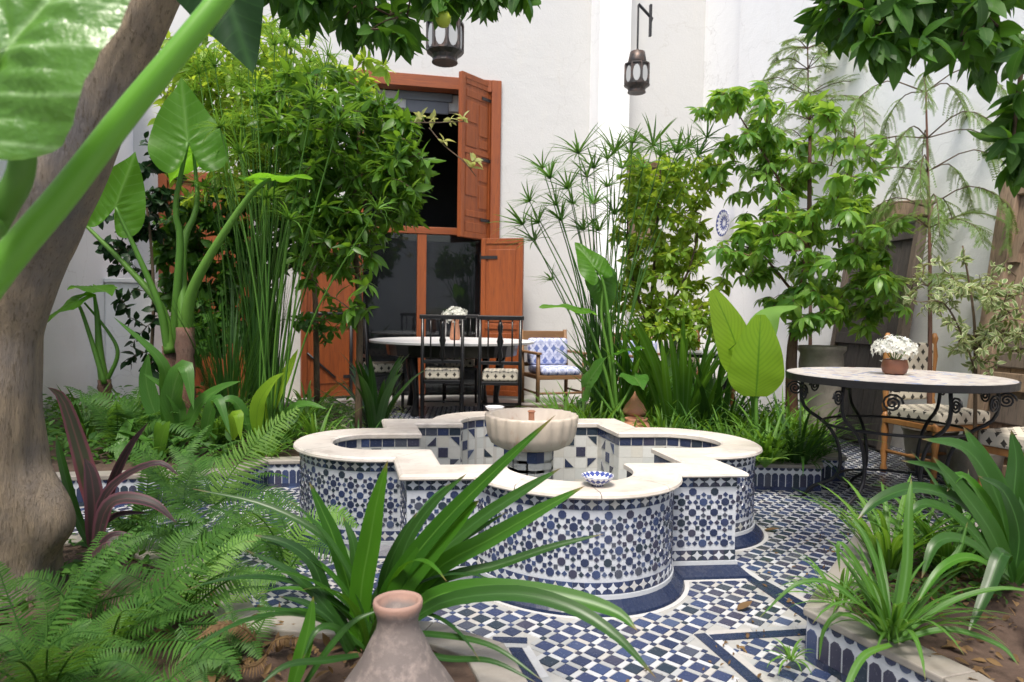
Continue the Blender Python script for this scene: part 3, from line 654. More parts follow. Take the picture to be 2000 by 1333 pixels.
b = MB(); b.lathe([(0.016, 0.455), (0.016, 0.585), (0.022, 0.59), (0.014, 0.596)], (cx, cy, 0), 12); b.build('spout', TERRA, FOUN)
# white outer line around the plinth and the rest of the floor strips
def dish(label, c, s, m=BLUEWHITE):
    b = MB(); b.lathe([(0.4 * s, 0), (0.42 * s, 0.10 * s), (0.8 * s, 0.34 * s), (1.0 * s, 0.60 * s), (1.0 * s, 0.64 * s), (0.94 * s, 0.63 * s), (0.72 * s, 0.38 * s), (0.3 * s, 0.18 * s), (0.01, 0.16 * s)], c, 30)
    return solo('ceramic_bowl', b, m, label, 'bowl', c, 'small ceramic bowls on the fountain rim', smooth=True)
dish('blue and white painted ceramic bowl on the front lobe of the fountain rim', onz(1167, 948, ZT + 0.001), 0.062)
dish('small plain white bowl on the far lobe of the fountain rim', onz(966, 806, ZT + 0.001), 0.062, PORC)

# ================================================================== floor mosaic
def inside(P, poly):
    x, y = P; c = False; m = len(poly)
    for i in range(m):
        x1, y1 = poly[i]; x2, y2 = poly[(i + 1) % m]
        if (y1 > y) != (y2 > y) and x < (x2 - x1) * (y - y1) / (y2 - y1) + x1: c = not c
    return c
BEDS = dict(
    NL=[(LX + .003, 3.1), (LX + .003, 0.1), (0.46, 0.1), (0.44, 1.2), (0.37, 1.88), (0.19, 2.05), (-0.34, 2.22), (-0.55, 2.65), (-1.0, 3.1)],
    ML=[(LX + .003, 7.3), (LX + .003, 4.16), (-0.74, 4.14), (-0.62, 4.43), (-0.32, 4.42), (-0.13, 4.75), (-0.13, 7.3)],
    MR=[(1.2, 7.0), (0.98, 4.95), (1.55, 4.42), (2.10, 4.02), (2.80, 3.85), (2.95, 4.09), (3.13, 4.06), (3.30, 4.6), (3.45, 6.2), (2.9, 7.0)],
    NR=[(1.47, 0.5), (4.3, 0.5), (4.3, 2.45), (2.62, 2.66), (2.18, 2.72), (1.36, 1.95), (1.46, 1.50)])
BZ = 0.17
line = outline(-0.030)
# dark/white strap bands of the floor pattern (paths on the ground)
bands = []
def band(p, q, w=0.030, gap=0.0):
    p, q = np.array(p[:2]), np.array(q[:2]); d = nrm(np.append(q - p, 0))[:2]; nn = V(-d[1], d[0]); bands.append((p, q, d, nn, w))
band(onz(1384, 1237, 0), onz(1640, 1450, 0)); band(onz(1380, 1238, 0), onz(1640, 1222, 0)); band(onz(1452, 1112, 0), onz(1620, 1222, 0))
band(onz(1026, 1264, 0), onz(1110, 1400, 0)); band(onz(1500, 1135, 0), onz(1600, 1190, 0)); band(onz(1030, 1264, 0), onz(960, 1262, 0))
def near_band(P, m=0.0):
    for p, q, d, nn, w in bands:
        s = (P - p) @ d; t = (P - p) @ nn
        if -0.01 < s < np.linalg.norm(q - p) + 0.01 and -(w + 0.045 + m) < t < w * 0.5 + m: return True
    return False
GP = 0.0735; AQ = 0.0505; WQ = 0.0220; th = math.radians(45 - 8)
gx, gy = V(math.cos(th), math.sin(th)), V(-math.sin(th), math.cos(th))
tq = [tile_mesh([(-AQ / 2, -AQ / 2), (AQ / 2, -AQ / 2), (AQ / 2, AQ / 2), (-AQ / 2, AQ / 2)], 0.0028, 0.95), tile_mesh([(-WQ * .42, -WQ * .42), (WQ * .42, -WQ * .42), (WQ * .42, WQ * .42), (-WQ * .42, WQ * .42)], 0.0026, 0.94)]
wq = [tile_mesh([(-AQ * .49, -WQ * .44), (AQ * .49, -WQ * .44), (AQ * .49, WQ * .44), (-AQ * .49, WQ * .44)], 0.0022, 0.95)]
fi = []; wi = []
polys = [np.array(b) for b in BEDS.values()] + [line]
boxes = [(p.min(0) - .02, p.max(0) + .02, p) for p in polys]
def free(P, m=0.0):
    for lo, hi, p in boxes:
        if (P > lo).all() and (P < hi).all() and inside(P, p): return False
    return not near_band(P, m)
for i in range(-130, 130):
    for j in range(-130, 130):
        P = gx * (i * GP) + gy * (j * GP)
        if not (LX < P[0] < RX - .1 and 1.0 < P[1] < 8.0): continue
        z = (P[0] * CF[0] + P[1] * CF[1])
        if z < 1.2 or abs((P @ CR[:2]) / z) > 0.95: continue
        for k, off in ((0, V(0, 0)), (1, gx * GP / 2 + gy * GP / 2)):
            Q = P + off
            if free(Q, 0.012 if k == 0 else 0.0): M = np.eye(4); a = th + random.uniform(-.03, .03); M[:2, 0] = (math.cos(a), math.sin(a)); M[:2, 1] = (-math.sin(a), math.cos(a)); M[:3, 3] = (*Q, random.uniform(-.0004, .0006)); fi.append((k, M))
        for off, a in ((gx * GP / 2, th + PI / 2), (gy * GP / 2, th)):
            Q = P + off
            if free(Q, 0.008): M = np.eye(4); M[:2, 0] = (math.cos(a), math.sin(a)); M[:2, 1] = (-math.sin(a), math.cos(a)); M[:3, 3] = (*Q, 0); wi.append((0, M))
scatter(FLOOR, 'tile', tq, fi, BLUE, 300, 'mosaic', smooth=False)
scatter(FLOOR, 'white_tile', wq, wi, WHTF, 300, 'white_mosaic', smooth=False)
lb = MB(); A, B = outline(-0.0165), outline(-0.0285); lb.add([(*p, 0.0) for p in A] + [(*p, 0.003) for p in A] + [(*p, 0.003) for p in B] + [(*p, 0.0) for p in B], [(r * n + i, r * n + (i + 1) % n, (r + 1) * n + (i + 1) % n, (r + 1) * n + i) for r in range(3) for i in range(n)])
lb.build('white_border', WHT, FLOOR)
for k, (p, q, d, nn, w) in enumerate(bands):
    def strip(t0, t1, z, m, nm):
        L_ = np.linalg.norm(q - p); ns_ = max(1, int(L_ / 0.14))
        for i in range(ns_):
            a, c = p + d * (L_ * i / ns_ + 0.001), p + d * (L_ * (i + 1) / ns_ - 0.001); b = MB(); b.prism([a + nn * t0, c + nn * t0, c + nn * t1, a + nn * t1], -0.0005, z + 0.0003 * k); b.build(nm, m, FLOOR)
    strip(-w * .45, w * .45, 0.0030, WHTF, 'white_strip'); strip(-w * .5 - 0.042, -w * .5, 0.0033, PLIN, 'blue_strip')

# ================================================================== planting beds
def poly_in(poly, d):
    P = np.array(poly); m = len(P); A = sum(P[i][0] * P[(i + 1) % m][1] - P[(i + 1) % m][0] * P[i][1] for i in range(m)); sg = 1 if A > 0 else -1; out = []
    for i in range(m):
        a, b, c = P[i - 1], P[i], P[(i + 1) % m]; d1, d2 = (b - a) / np.linalg.norm(b - a), (c - b) / np.linalg.norm(c - b)
        n1, n2 = V(-d1[1], d1[0]) * sg, V(-d2[1], d2[0]) * sg; bis = (n1 + n2) / max(0.5, 1 + n1 @ n2); out.append(b + bis * d)
    return np.array(out), sg
KERB = [tile_mesh(half(0.020, 1), 0.003, 0.93), tile_mesh([(-0.0195, -0.042), (0.0195, -0.042), (0.0195, 0.032), (0.008, 0.045), (-0.008, 0.045), (-0.0195, 0.032)], 0.003, 0.95), tile_mesh([(-0.0218, -0.012), (0.0218, -0.012), (0.0218, 0.012), (-0.0218, 0.012)], 0.003, 0.97), tile_mesh(half(0.019, -1), 0.003, 0.93)]
def bed(key, label, loc, n_t):
    poly = BEDS[key]; B_ = thing('planting_bed', label, 'planter', (*loc, 0), 'tiled planting beds')
    Pin, sg = poly_in(poly, 0.012); P2, _ = poly_in(poly, 0.12); P0 = np.array(poly); m = len(poly)
    if sg < 0: pass
    b = MB(); b.add([(*p, 0) for p in Pin] + [(*p, BZ - 0.026) for p in Pin], [(i, (i + 1) % m, m + (i + 1) % m, m + i) for i in range(m)]); b.build('kerb_wall', WHT, B_)
    for i in range(m):                                               # coping stones, mitred at the corners
        j = (i + 1) % m; L_ = np.linalg.norm(P0[j] - P0[i]); ns_ = max(1, round(L_ / 0.55))
        if P0[i][0] < LX + .01 and P0[j][0] < LX + .01: continue
        for k in range(ns_):
            e = 0.0015 / L_; t0, t1 = k / ns_ + e, (k + 1) / ns_ - e; qd = [P0[i] + (P0[j] - P0[i]) * t0, P0[i] + (P0[j] - P0[i]) * t1, P2[i] + (P2[j] - P2[i]) * t1, P2[i] + (P2[j] - P2[i]) * t0]
            if sg < 0: qd = qd[::-1]
            b = MB(); b.prism(qd, BZ - 0.025 + random.uniform(0, .001), BZ + random.uniform(-.002, .003)); b.build('coping_stone', COPE2, B_, bevel=0.005)
    # soil, a little uneven
    x0, y0 = P2.min(0); x1, y1 = P2.max(0); NX, NY = int((x1 - x0) / 0.09) + 2, int((y1 - y0) / 0.09) + 2; b = MB(); rr = np.random.default_rng(5)
    g = rr.normal(0, 0.010, (NX, NY)); g = (g + np.roll(g, 1, 0) + np.roll(g, 1, 1)) / 2
    vv = [(x0 + (x1 - x0) * i / (NX - 1), y0 + (y1 - y0) * j / (NY - 1), BZ - 0.02 + g[i, j]) for i in range(NX) for j in range(NY)]
    Pc = poly_in(poly, 0.06)[0]
    ff = [(i * NY + j, (i + 1) * NY + j, (i + 1) * NY + j + 1, i * NY + j + 1) for i in range(NX - 1) for j in range(NY - 1) if inside((x0 + (x1 - x0) * (i + .5) / (NX - 1), y0 + (y1 - y0) * (j + .5) / (NY - 1)), Pc)]
    b.add(vv, ff); b.build('soil', SOIL, B_, smooth=True)
    its = []
    for i in range(m):
        j = (i + 1) % m; a, c = (Pin[i], Pin[j]) if sg > 0 else (Pin[j], Pin[i])
        if a[0] < LX + .05 and c[0] < LX + .05: continue
        R_ = Run(np.array([a, (a + c) / 2, c])); nc = max(1, round(R_.L / 0.044)); p = R_.L / nc
        for k in range(nc):
            u = (k + .5) * p; its += [(2, wall_M(R_, u, 0.012, p / .0436)), (1, wall_M(R_, u, 0.064)), (3, wall_M(R_, u, BZ - 0.027))]
    scatter(B_, 'tile', KERB, its, BLUE, n_t, 'mosaic', smooth=False); return B_
bed('NL', 'tile edged bed in the near left foreground full of ferns', (-1, 1.6), 60)
bed('ML', 'tile edged bed left of the fountain planted with alocasia and papyrus', (-1.4, 5.8), 60)
bed('MR', 'tile edged bed right behind the fountain planted with sedge, shrubs and a banana', (2.3, 5.5), 120)
bed('NR', 'tile edged bed in the near right corner with bare brown soil', (2.8, 1.6), 200)

# ================================================================== furniture
def rbox(name, a, b, m, parent, bev=0.006, sm=False):
    x = MB(); x.box(a, b); o = x.build(name, m, None, bevel=bev, smooth=sm); o.parent = parent; return o
def rtube(name, pts, r, m, parent, n=8):
    x = MB(); x.tube(pts, r, n); o = x.build(name, m, None, smooth=True); o.parent = parent; return o
def rlathe(name, prof, c, m, parent, n=20, mod=None, sm=True):
    x = MB(); x.lathe(prof, c, n, mod); o = x.build(name, m, None, smooth=sm); o.parent = parent; return o
def black_chair(loc, rz, label):
    C = thing('dining_chair', label, 'chair', loc, 'black dining chairs round the white table', rz); h = 0.195
    for x in (-h, h):
        rtube('back_post', [(x, -0.20, 0.0), (x, -0.19, 0.45), (x * 0.99, -0.23, 1.05)], [0.016, 0.020, 0.015], BLACK, C)
        rtube('leg', [(x, 0.19, 0.0), (x, 0.19, 0.43)], [0.015, 0.02], BLACK, C)
        rtube('stretcher', [(x, -0.18, 0.2), (x, 0.18, 0.2)], 0.009, BLACK, C)
    rtube('stretcher', [(-h, 0.0, 0.2), (h, 0.0, 0.2)], 0.009, BLACK, C)
    rbox('seat_frame', (-h - .01, -0.19, 0.40), (h + .01, 0.21, 0.435), BLACK, C)
    rbox('seat_pad', (-h + .022, -0.17, 0.437), (h - .022, 0.20, 0.535), SEATP, C, 0.02)
    rbox('top_rail', (-h - .03, -0.245, 1.03), (h + .03, -0.215, 1.075), BLACK, C, 0.008)
    rbox('cross_rail', (-h + .01, -0.215, 0.60), (h - .01, -0.195, 0.635), BLACK, C, 0.005)
    for x in (-0.115, 0.115): rtube('spindle', [(x, -0.205, 0.62), (x, -0.23, 1.04)], [0.008, 0.008], BLACK, C, 6)
    rlathe('splat', [(0.006, 0), (0.028, 0.06), (0.016, 0.13), (0.034, 0.20), (0.016, 0.27), (0.028, 0.34), (0.008, 0.41)], (0, -0.217, 0.625), BLACK, C, 10)
    return C
def seatpos(px, py, d): p = at(px, py, d); return (p[0], p[1], 0.0)
TB = at(884, 667, 7.75); tz = TB[2]
T1 = thing('dining_table', 'round dining table with a white top and black base before the orange door', 'table', (TB[0], TB[1], 0))
b = MB(); b.lathe([(0.86, tz - 0.012), (0.915, tz - 0.010), (0.92, tz + 0.012), (0.90, tz + 0.016), (0.02, tz + 0.016)], (TB[0], TB[1], 0), 48); b.build('tabletop', TABLEW, T1)
b = MB(); b.lathe([(0.70, tz - 0.15), (0.72, tz - 0.145), (0.74, tz - 0.014), (0.5, tz - 0.0135)], (TB[0], TB[1], 0), 24); b.build('apron', BLACK, T1)
for k in range(4):
    a = PI / 4 + k * PI / 2; b = MB(); e = V(math.cos(a), math.sin(a), 0); c = V(TB[0], TB[1], 0)
    b.tube([c + e * 0.62, c + e * 0.60 + V(0, 0, 0.2), c + e * 0.66 + V(0, 0, tz - 0.14)], [0.045, 0.03, 0.05], 10); b.build('leg', BLACK, T1, smooth=True)
black_chair(seatpos(864, 700, 6.95), -0.10, 'black spindle chair with its back to the fountain, straight before the flower vase')
black_chair(seatpos(978, 700, 6.85), -0.22, 'black spindle chair nearest the blue cushioned armchair')
black_chair(seatpos(745, 700, 7.6), -1.35, 'black spindle chair at the left end of the white table behind the dark strappy plant')
black_chair(seatpos(900, 660, 8.55), PI - 0.15, 'black spindle chair on the far side of the white table by the glazed door')
hA, hB = ony(598, 613, 8.70), ony(694, 613, 8.93)
b = MB(); b.tube([hA, hB], .022, 8); b.tube([hB - V(.05, .02, 0), hB - V(.05, .02, 1.0)], .022, 8); b.build('iron_bar', IRON, DOOR, smooth=True)
b = MB(); b.tube([ony(600, 690, 8.70), ony(655, 738, 8.83)], .014, 6); b.build('iron_bar', IRON, DOOR, smooth=True)
# vase with white flowers
def bouquet(name, label, c, r, n, group=None, stalk=0.1):
    B = thing(name, label, 'flowers', c, group); c = np.array(c); rg = np.random.default_rng(int(abs(c[0]) * 1000))
    pet = MB()
    for k in range(5):
        a = 2 * PI * k / 5; e = V(math.cos(a), math.sin(a), 0); t = V(-e[1], e[0], 0)
        pet.add([V(0, 0, 0), e * .5 + t * .28 + V(0, 0, .25), e * 1.0 + V(0, 0, .32), e * .5 - t * .28 + V(0, 0, .25)], [(0, 1, 2, 3)], [(0.5, 0), (1, .5), (.5, 1), (0, .5)])
    pd = pet.data(); items = []; lv = []
    for k in range(n):
        d = nrm(rg.normal(0, 1, 3) * V(1, 1, 0.8) + V(0, 0, .25)); d[2] = abs(d[2]) if rg.random() < .75 else d[2]
        p = c + V(0, 0, stalk) + d * r * rg.uniform(.55, 1.0) * V(1.15, 1.15, .8)
        items.append((0, frame(p, np.cross(d, V(.3, .2, .9)), d, rg.uniform(.016, .030))))
    scatter(B, 'bloom', [pd], items, PETAL, 140, 'blooms', smooth=False)
    for k in range(9):
        d = nrm(rg.normal(0, 1, 3) * V(1, 1, .3) + V(0, 0, .5)); b = MB(); b.tube([c, c + d * r * .5 + V(0, 0, stalk * .5), c + V(0, 0, stalk) + d * r * .9], 0.0025, 4); b.build('stalk', LEAF_MID, B)
    return B
LEAF_MID = M_leaf('mid_green_stem', (0.05, 0.12, 0.025), (0.08, 0.18, 0.03), 0.5, 0.15)
vz = V(TB[0] + 0.02, TB[1] - 0.05, tz + 0.0165)
solo('vase', MB().lathe([(0.045, 0), (0.06, 0.02), (0.05, 0.12), (0.04, 0.20), (0.05, 0.24), (0.042, 0.235), (0.03, 0.2)], vz, 18), TERRA, 'slim pinkish clay vase standing on the white dining table', 'vase', vz, smooth=True)
bouquet('flower_bouquet', 'white flowers in the slim vase on the dining table', vz + V(0, 0, 0.22), 0.13, 150, 'bunches of white flowers', 0.05)
# armchair with blue cushions against the back wall
def armchair(loc, rz, label, lab2, lab3):
    A = thing('armchair', label, 'armchair', loc, 'wooden armchairs', rz)
    for x in (-0.29, 0.29):
        rtube('back_leg', [(x, 0.27, 0), (x, 0.27, 0.4), (x, 0.34, 0.90)], 0.024, OAK, A); rtube('front_leg', [(x, -0.27, 0), (x, -0.27, 0.62)], 0.024, OAK, A)
        rbox('arm', (x - 0.03, -0.31, 0.621), (x + 0.03, 0.31, 0.65), OAK, A)
        rtube('stretcher', [(x, -.26, .17), (x, .26, .17)], 0.014, OAK, A)
    rbox('seat_rail', (-0.29, -0.29, 0.33), (0.29, 0.27, 0.38), OAK, A); rtube('stretcher', [(-.28, -.27, .17), (.28, -.27, .17)], 0.014, OAK, A)
    rbox('back_board', (-0.265, 0.315, 0.70), (0.265, 0.345, 0.885), OAK, A); rbox('back_rail', (-0.265, 0.275, 0.45), (0.265, 0.295, 0.50), OAK, A)
    for k, (a, b, lab) in enumerate((((-0.25, -0.30, 0.382), (0.25, 0.22, 0.47), lab2), ((-0.25, 0.12, 0.475), (0.25, 0.26, 0.80), lab3))):
        x = MB(); x.box(a, b); o = x.build('cushion', CUSHB, None, bevel=0.04, smooth=True); o.location = loc; o.rotation_euler = (0, 0, rz); tag(o, lab, 'cushion', 'blue patterned cushions'); o.modifiers['bevel'].segments = 4
    return A
armchair((*at(1080, 700, 8.35)[:2], 0), 0.12, 'wooden armchair with blue cushions beside the orange door', 'blue and white patterned seat cushion on the armchair by the door', 'blue and white patterned back cushion leaning in the armchair by the door')
armchair((*at(1262, 720, 8.0)[:2], 0), 0.2, 'wooden armchair almost hidden by the sword leaves under the shrub', 'pale blue seat cushion glimpsed under the shrub stems', 'pale blue back cushion glimpsed behind the shrub stems')

# right table in wrought iron
RT = at(1748, 736, 4.0); rz_ = RT[2]; c0 = V(RT[0], RT[1], 0)
T2 = thing('round_table', 'round mosaic topped table on curved wrought iron legs', 'table', c0)
b = MB(); b.lathe([(0.55, rz_ - 0.004), (0.582, rz_ - 0.002), (0.582, rz_ + 0.010), (0.01, rz_ + 0.012)], c0, 56)
b.uv = [((v[0] - c0[0]) * .8, (v[1] - c0[1]) * .8) for v in b.v]; b.build('tabletop', MOSAIC, T2)
b = MB(); b.lathe([(0.572, rz_ - 0.032), (0.588, rz_ - 0.029), (0.591, rz_ + 0.008), (0.584, rz_ + 0.0095), (0.5835, rz_ - 0.006), (0.55, rz_ - 0.0065)], c0, 56); b.build('iron_rim', IRON, T2)
for k in range(6):
    a = 0.35 + k * PI / 3; e = V(math.cos(a), math.sin(a), 0)
    P = [(0.49, rz_ - .033), (0.50, rz_ - 0.13), (0.47, rz_ - 0.22), (0.36, rz_ - 0.30), (0.29, 0.36), (0.27, 0.22), (0.31, 0.13), (0.42, 0.07), (0.47, 0.0)]
    b = MB(); b.tube(spline([c0 + e * r + V(0, 0, z) for r, z in P], 22), 0.0105, 7); b.build('leg', IRON, T2, smooth=True)
    s = [c0 + e * (0.535 + 0.045 * (1 - q) * math.cos(5.2 * PI * q)) + V(0, 0, rz_ - 0.10 + 0.045 * (1 - q) * math.sin(5.2 * PI * q)) for q in np.linspace(0, .92, 26)]
    b = MB(); b.tube(s, 0.006, 5); b.build('scroll', IRON, T2, smooth=True)
    e2 = V(math.cos(a + .5), math.sin(a + .5), 0); s = [c0 + e2 * 0.525 + V(-e2[1], e2[0], 0) * (0.05 * (1 - q) * math.cos(5.2 * PI * q)) + V(0, 0, rz_ - 0.10 + 0.05 * (1 - q) * math.sin(5.2 * PI * q)) for q in np.linspace(0, .92, 26)]
    b = MB(); b.tube(s, 0.006, 5); b.build('scroll', IRON, T2, smooth=True)
for r, z in ((0.375, rz_ - 0.285), (0.285, 0.16)):
    b = MB(); b.tube([c0 + V(r * math.cos(a), r * math.sin(a), z) for a in np.linspace(0, 2 * PI, 41)], 0.008, 6, cap=False); b.build('ring', IRON, T2, smooth=True)
bc = at(1747, 730, 4.0); bc[2] = rz_ + 0.0125
solo('wooden_bowl', MB().lathe([(0.045, 0), (0.062, 0.012), (0.072, 0.045), (0.064, 0.085), (0.058, 0.088), (0.05, 0.07), (0.01, 0.03)], bc, 22), M_simple('brown_turned_wood', (0.16, 0.06, 0.03), 0.5, 0.3, 25), 'small round brown bowl holding flowers on the mosaic table', 'bowl', bc, smooth=True)
bouquet('flower_bouquet', 'round bunch of white flowers in the brown bowl on the mosaic table', bc + V(0, 0, 0.06), 0.105, 190, 'bunches of white flowers', 0.08)
# honey wood chairs with cream and black cloth
def wood_chair(loc, rz, label):
    C = thing('upholstered_chair', label, 'chair', loc, 'honey wood chairs with black and cream cloth', rz); h = 0.215
    turn = lambda z0, z1: [(0.016, z0), (0.024, z0 + (z1 - z0) * .08), (0.015, z0 + (z1 - z0) * .15), (0.026, z0 + (z1 - z0) * .35), (0.017, z0 + (z1 - z0) * .5), (0.027, z0 + (z1 - z0) * .7), (0.016, z0 + (z1 - z0) * .86), (0.026, z0 + (z1 - z0) * .93), (0.012, z1)]
    for x in (-h, h):
        rlathe('leg', turn(0, .42), (x, -.20, 0), PINE, C, 12); rlathe('back_post', turn(0, .44), (x, .21, 0), PINE, C, 12)
        rlathe('upper_post', turn(.44, 1.0), (x, .215, 0), PINE, C, 12)
        rtube('stretcher', [(x, -.19, .16), (x, .20, .16)], .012, PINE, C)
    rtube('stretcher', [(-h, .01, .16), (h, .01, .16)], .012, PINE, C)
    rbox('seat_frame', (-h - .02, -.22, .36), (h + .02, .22, .40), PINE, C)
    rbox('seat_pad', (-h - .015, -.235, .402), (h + .015, .19, .49), SEATP, C, .02)
    rbox('back_pad', (-h + .03, .185, .52), (h - .03, .245, .93), SEATP, C, .015)
    return C
wood_chair(seatpos(1826, 800, 4.80), 0.10, 'honey wood chair with diamond patterned cloth behind the flower bowl')
wood_chair(seatpos(2050, 800, 3.75), -1.40, 'honey wood chair at the right edge with its patterned seat turned to the mosaic table')
# second small table and chair behind the banana plant
q = at(1398, 690, 6.3); z4 = q[2]
T3 = thing('side_table', 'small white topped table glimpsed left of the yellow green banana leaf', 'table', (q[0], q[1], 0))
b = MB(); b.lathe([(0.27, z4 - .01), (0.30, z4 - .005), (0.30, z4 + .01), (0.01, z4 + .012)], (q[0], q[1], 0), 28); b.build('tabletop', TABLEW, T3)
b = MB(); b.lathe([(0.285, z4 - .035), (0.303, z4 - .03), (0.304, z4 - .006), (0.27, z4 - .011)], (q[0], q[1], 0), 28); b.build('iron_rim', IRON, T3)
for k in range(3):
    a = k * 2.1 + .4; b = MB(); e = V(math.cos(a), math.sin(a), 0); c = V(q[0], q[1], 0); b.tube([c + e * .24 + V(0, 0, z4 - .036), c + e * .1 + V(0, 0, .35), c + e * .26], .012, 6); b.build('leg', IRON, T3, smooth=True)
wood_chair(seatpos(1372, 740, 6.75), 0.5, 'honey wood chair with patterned cloth behind the small white table')
# antique doors leaning on the right wall
def lean_door(name, label, pA, pB, W_, Hh, thk, lean, m, planks, arch=False):
    """bottom edge from pA to pB on the ground, top leaning towards +x"""
    pA, pB = V(*pA[:2], 0), V(*pB[:2], 0); d = nrm(pB - pA); nn = V(-d[1], d[0], 0); nn = nn if nn[0] < 0 else -nn
    up = nrm(V(0, 0, 1) - nn * math.tan(lean)); nz = np.cross(d, up); nz = nz if nz[0] < 0 else -nz
    M = Matrix(((d[0], up[0], nz[0], pA[0]), (d[1], up[1], nz[1], pA[1]), (d[2], up[2], nz[2], pA[2] + 0.004 + thk * math.sin(lean)), (0, 0, 0, 1)))
    D = thing(name, label, 'door', tuple((pA + pB) / 2)); L = W_
    for i in range(planks):
        x0, x1 = L * i / planks + .002, L * (i + 1) / planks - .002; b = MB(); b.box((x0, 0, 0), (x1, Hh - (0.03 * (i % 2)), thk * .6), M); b.build('plank', m, D, bevel=0.004)
    return D, M, L
D3, M3, L3 = lean_door('antique_door', 'dark grey weathered plank door leaning on the right wall behind the potted tree', onz(1612, 850, 0), onz(1700, 876, 0), 0.80, 1.86, 0.06, 0.15, OLDD, 5)
for y0, y1 in ((0.02, 0.12), (0.86, 0.96), (1.76, 1.90)):
    b = MB(); b.box((-.01, y0, .0365), (L3 + .01, y1, .062), M3); b.build('batten', OLDD, D3, bevel=.004)
for x0, x1 in ((-.06, -.002), (L3 + .002, L3 + .06)):
    b = MB(); b.box((x0, 0, -.01), (x1, 2.0, .07), M3); b.build('stile', OLDW, D3, bevel=.005)
b = MB(); b.add([tuple(M3 @ Vector(p)) for p in [(-.12, 1.935, .0), (L3 + .12, 1.935, .0), (L3 + .12, 2.06, .0), (L3 * .5, 2.12, .0), (-.12, 2.0, .0), (-.12, 1.935, .09), (L3 + .12, 1.935, .09), (L3 + .12, 2.06, .09), (L3 * .5, 2.12, .09), (-.12, 2.0, .09)]], [(4, 3, 2, 1, 0), (5, 6, 7, 8, 9)] + [(i, (i + 1) % 5, 5 + (i + 1) % 5, 5 + i) for i in range(5)]); b.build('lintel_board', OLDB, D3, bevel=.005)
pA = onx(1926, 842, 4.30); pA[2] = 0
D4, M4, L4 = lean_door('antique_door', 'tan carved antique door with an arched panel leaning at the right edge', (4.08, 4.06), (4.08, 3.06), 1.0, 2.0, 0.07, 0.13, OLDB, 4)
for x0, x1 in ((-.005, .13), (L4 - .13, L4 + .005)):
    b = MB(); b.box((x0, 0, .0425), (x1, 2.12, .085), M4); b.build('stile', OLDB, D4, bevel=.006)
for y0, y1 in ((0.0, .14), (.62, .74), (1.02, 1.08), (1.94, 2.12)):
    b = MB(); b.box((.132, y0, .0428), (L4 - .132, y1, .083), M4); b.build('rail', OLDB, D4, bevel=.006)
for y0, y1 in ((.18, .36), (.40, .58), (.77, .88), (.90, .99)):
    b = MB(); b.box((.15, y0, .0425), (L4 - .15, y1, .066), M4); b.build('carved_panel', OLDW, D4, bevel=.014)
b = MB(); R1, R0 = (L4 - .264) / 2, (L4 - .264) / 2 - .07; A_ = np.linspace(0, PI, 17); cy_ = 1.48
ov = [(L4 / 2 + R1 * math.cos(a), cy_ + R1 * math.sin(a)) for a in A_]; iv = [(L4 / 2 + R0 * math.cos(a), cy_ + R0 * math.sin(a)) for a in A_]
b.add([tuple(M4 @ Vector((x, y, z))) for z in (.0426, .079) for x, y in ov + iv], [(i, i + 1, 17 + i + 1, 17 + i) for i in range(16)] + [(34 + i, 34 + 17 + i, 34 + 17 + i + 1, 34 + i + 1) for i in range(16)] + [(17 + i, 17 + i + 1, 51 + i + 1, 51 + i) for i in range(16)] + [(i + 1, i, 34 + i, 34 + i + 1) for i in range(16)]); b.build('arch_moulding', OLDB, D4)
# terracotta lamp on a clay jar, by the fountain
q = at(1243, 812, 5.0); q[2] = BZ - 0.02
solo('clay_jar', MB().lathe([(0.07, 0), (0.10, 0.03), (0.115, 0.10), (0.09, 0.17), (0.075, 0.19), (0.085, 0.205), (0.07, 0.205), (0.06, 0.17)], q, 22), TERRA, 'round clay jar among the grass behind the fountain rim', 'jar', q, smooth=True)
q2 = q + V(0.04, 0.14, 0.0)
LMP = thing('garden_lamp', 'pointed terracotta garden lamp poking out of the grass behind the clay jar', 'lamp', q2)
b = MB(); b.lathe([(0.075, 0), (0.08, 0.05), (0.055, 0.19), (0.06, 0.21)], q2, 20); b.build('foot', TERRA, LMP, smooth=True)
b = MB(); b.lathe([(0.085, 0.211), (0.088, 0.24), (0.065, 0.285), (0.03, 0.33), (0.008, 0.365), (0.002, 0.385)], q2, 20); b.build('cap', TERRA, LMP, smooth=True)
# big stone pot of the right tree
q = at(1604, 700, 5.55); zt_ = at(1604, 676, 5.55)[2]
PZ = BZ - 0.02
solo('stone_pot', MB().lathe([(0.10, 0), (0.13, 0.04), (0.115, 0.10), (0.15, 0.25), (0.17, zt_ - PZ - 0.14), (0.16, zt_ - PZ - .06), (0.185, zt_ - PZ - .03), (0.187, zt_ - PZ), (0.165, zt_ - PZ), (0.15, zt_ - PZ - .07), (0.02, zt_ - PZ - .08)], (q[0], q[1], PZ), 26), STONE, 'large grey stone pot with a flared rim below the umbrella tree', 'pot', (q[0], q[1], PZ), smooth=True)
# foreground clay pot
q = at(776, 1335, 1.62); q[2] = BZ - 0.022; K = 1.62 / 1350
zr = at(790, 1168, 1.62)[2] - q[2]
solo('clay_bottle', MB().lathe([(0.13, 0), (0.147, 0.012), (0.149, zr - .25), (0.140, zr - .225), (0.121, zr - .195), (0.100, zr - .165), (0.083, zr - .138), (0.064, zr - .096), (0.050, zr - .070), (0.0465, zr - .050), (0.050, zr - .034), (0.056, zr - .020), (0.0575, zr - .008), (0.0555, zr - .001), (0.051, zr), (0.045, zr - .006), (0.040, zr - .04)], (q[0], q[1], q[2]), 40, lambda a, t: 1 + .012 * math.sin(2 * a + 1) + .008 * math.sin(5 * a) * t), POTC, 'weathered clay bottle neck standing in the near bed under the strappy leaves', 'pot', q, smooth=True)

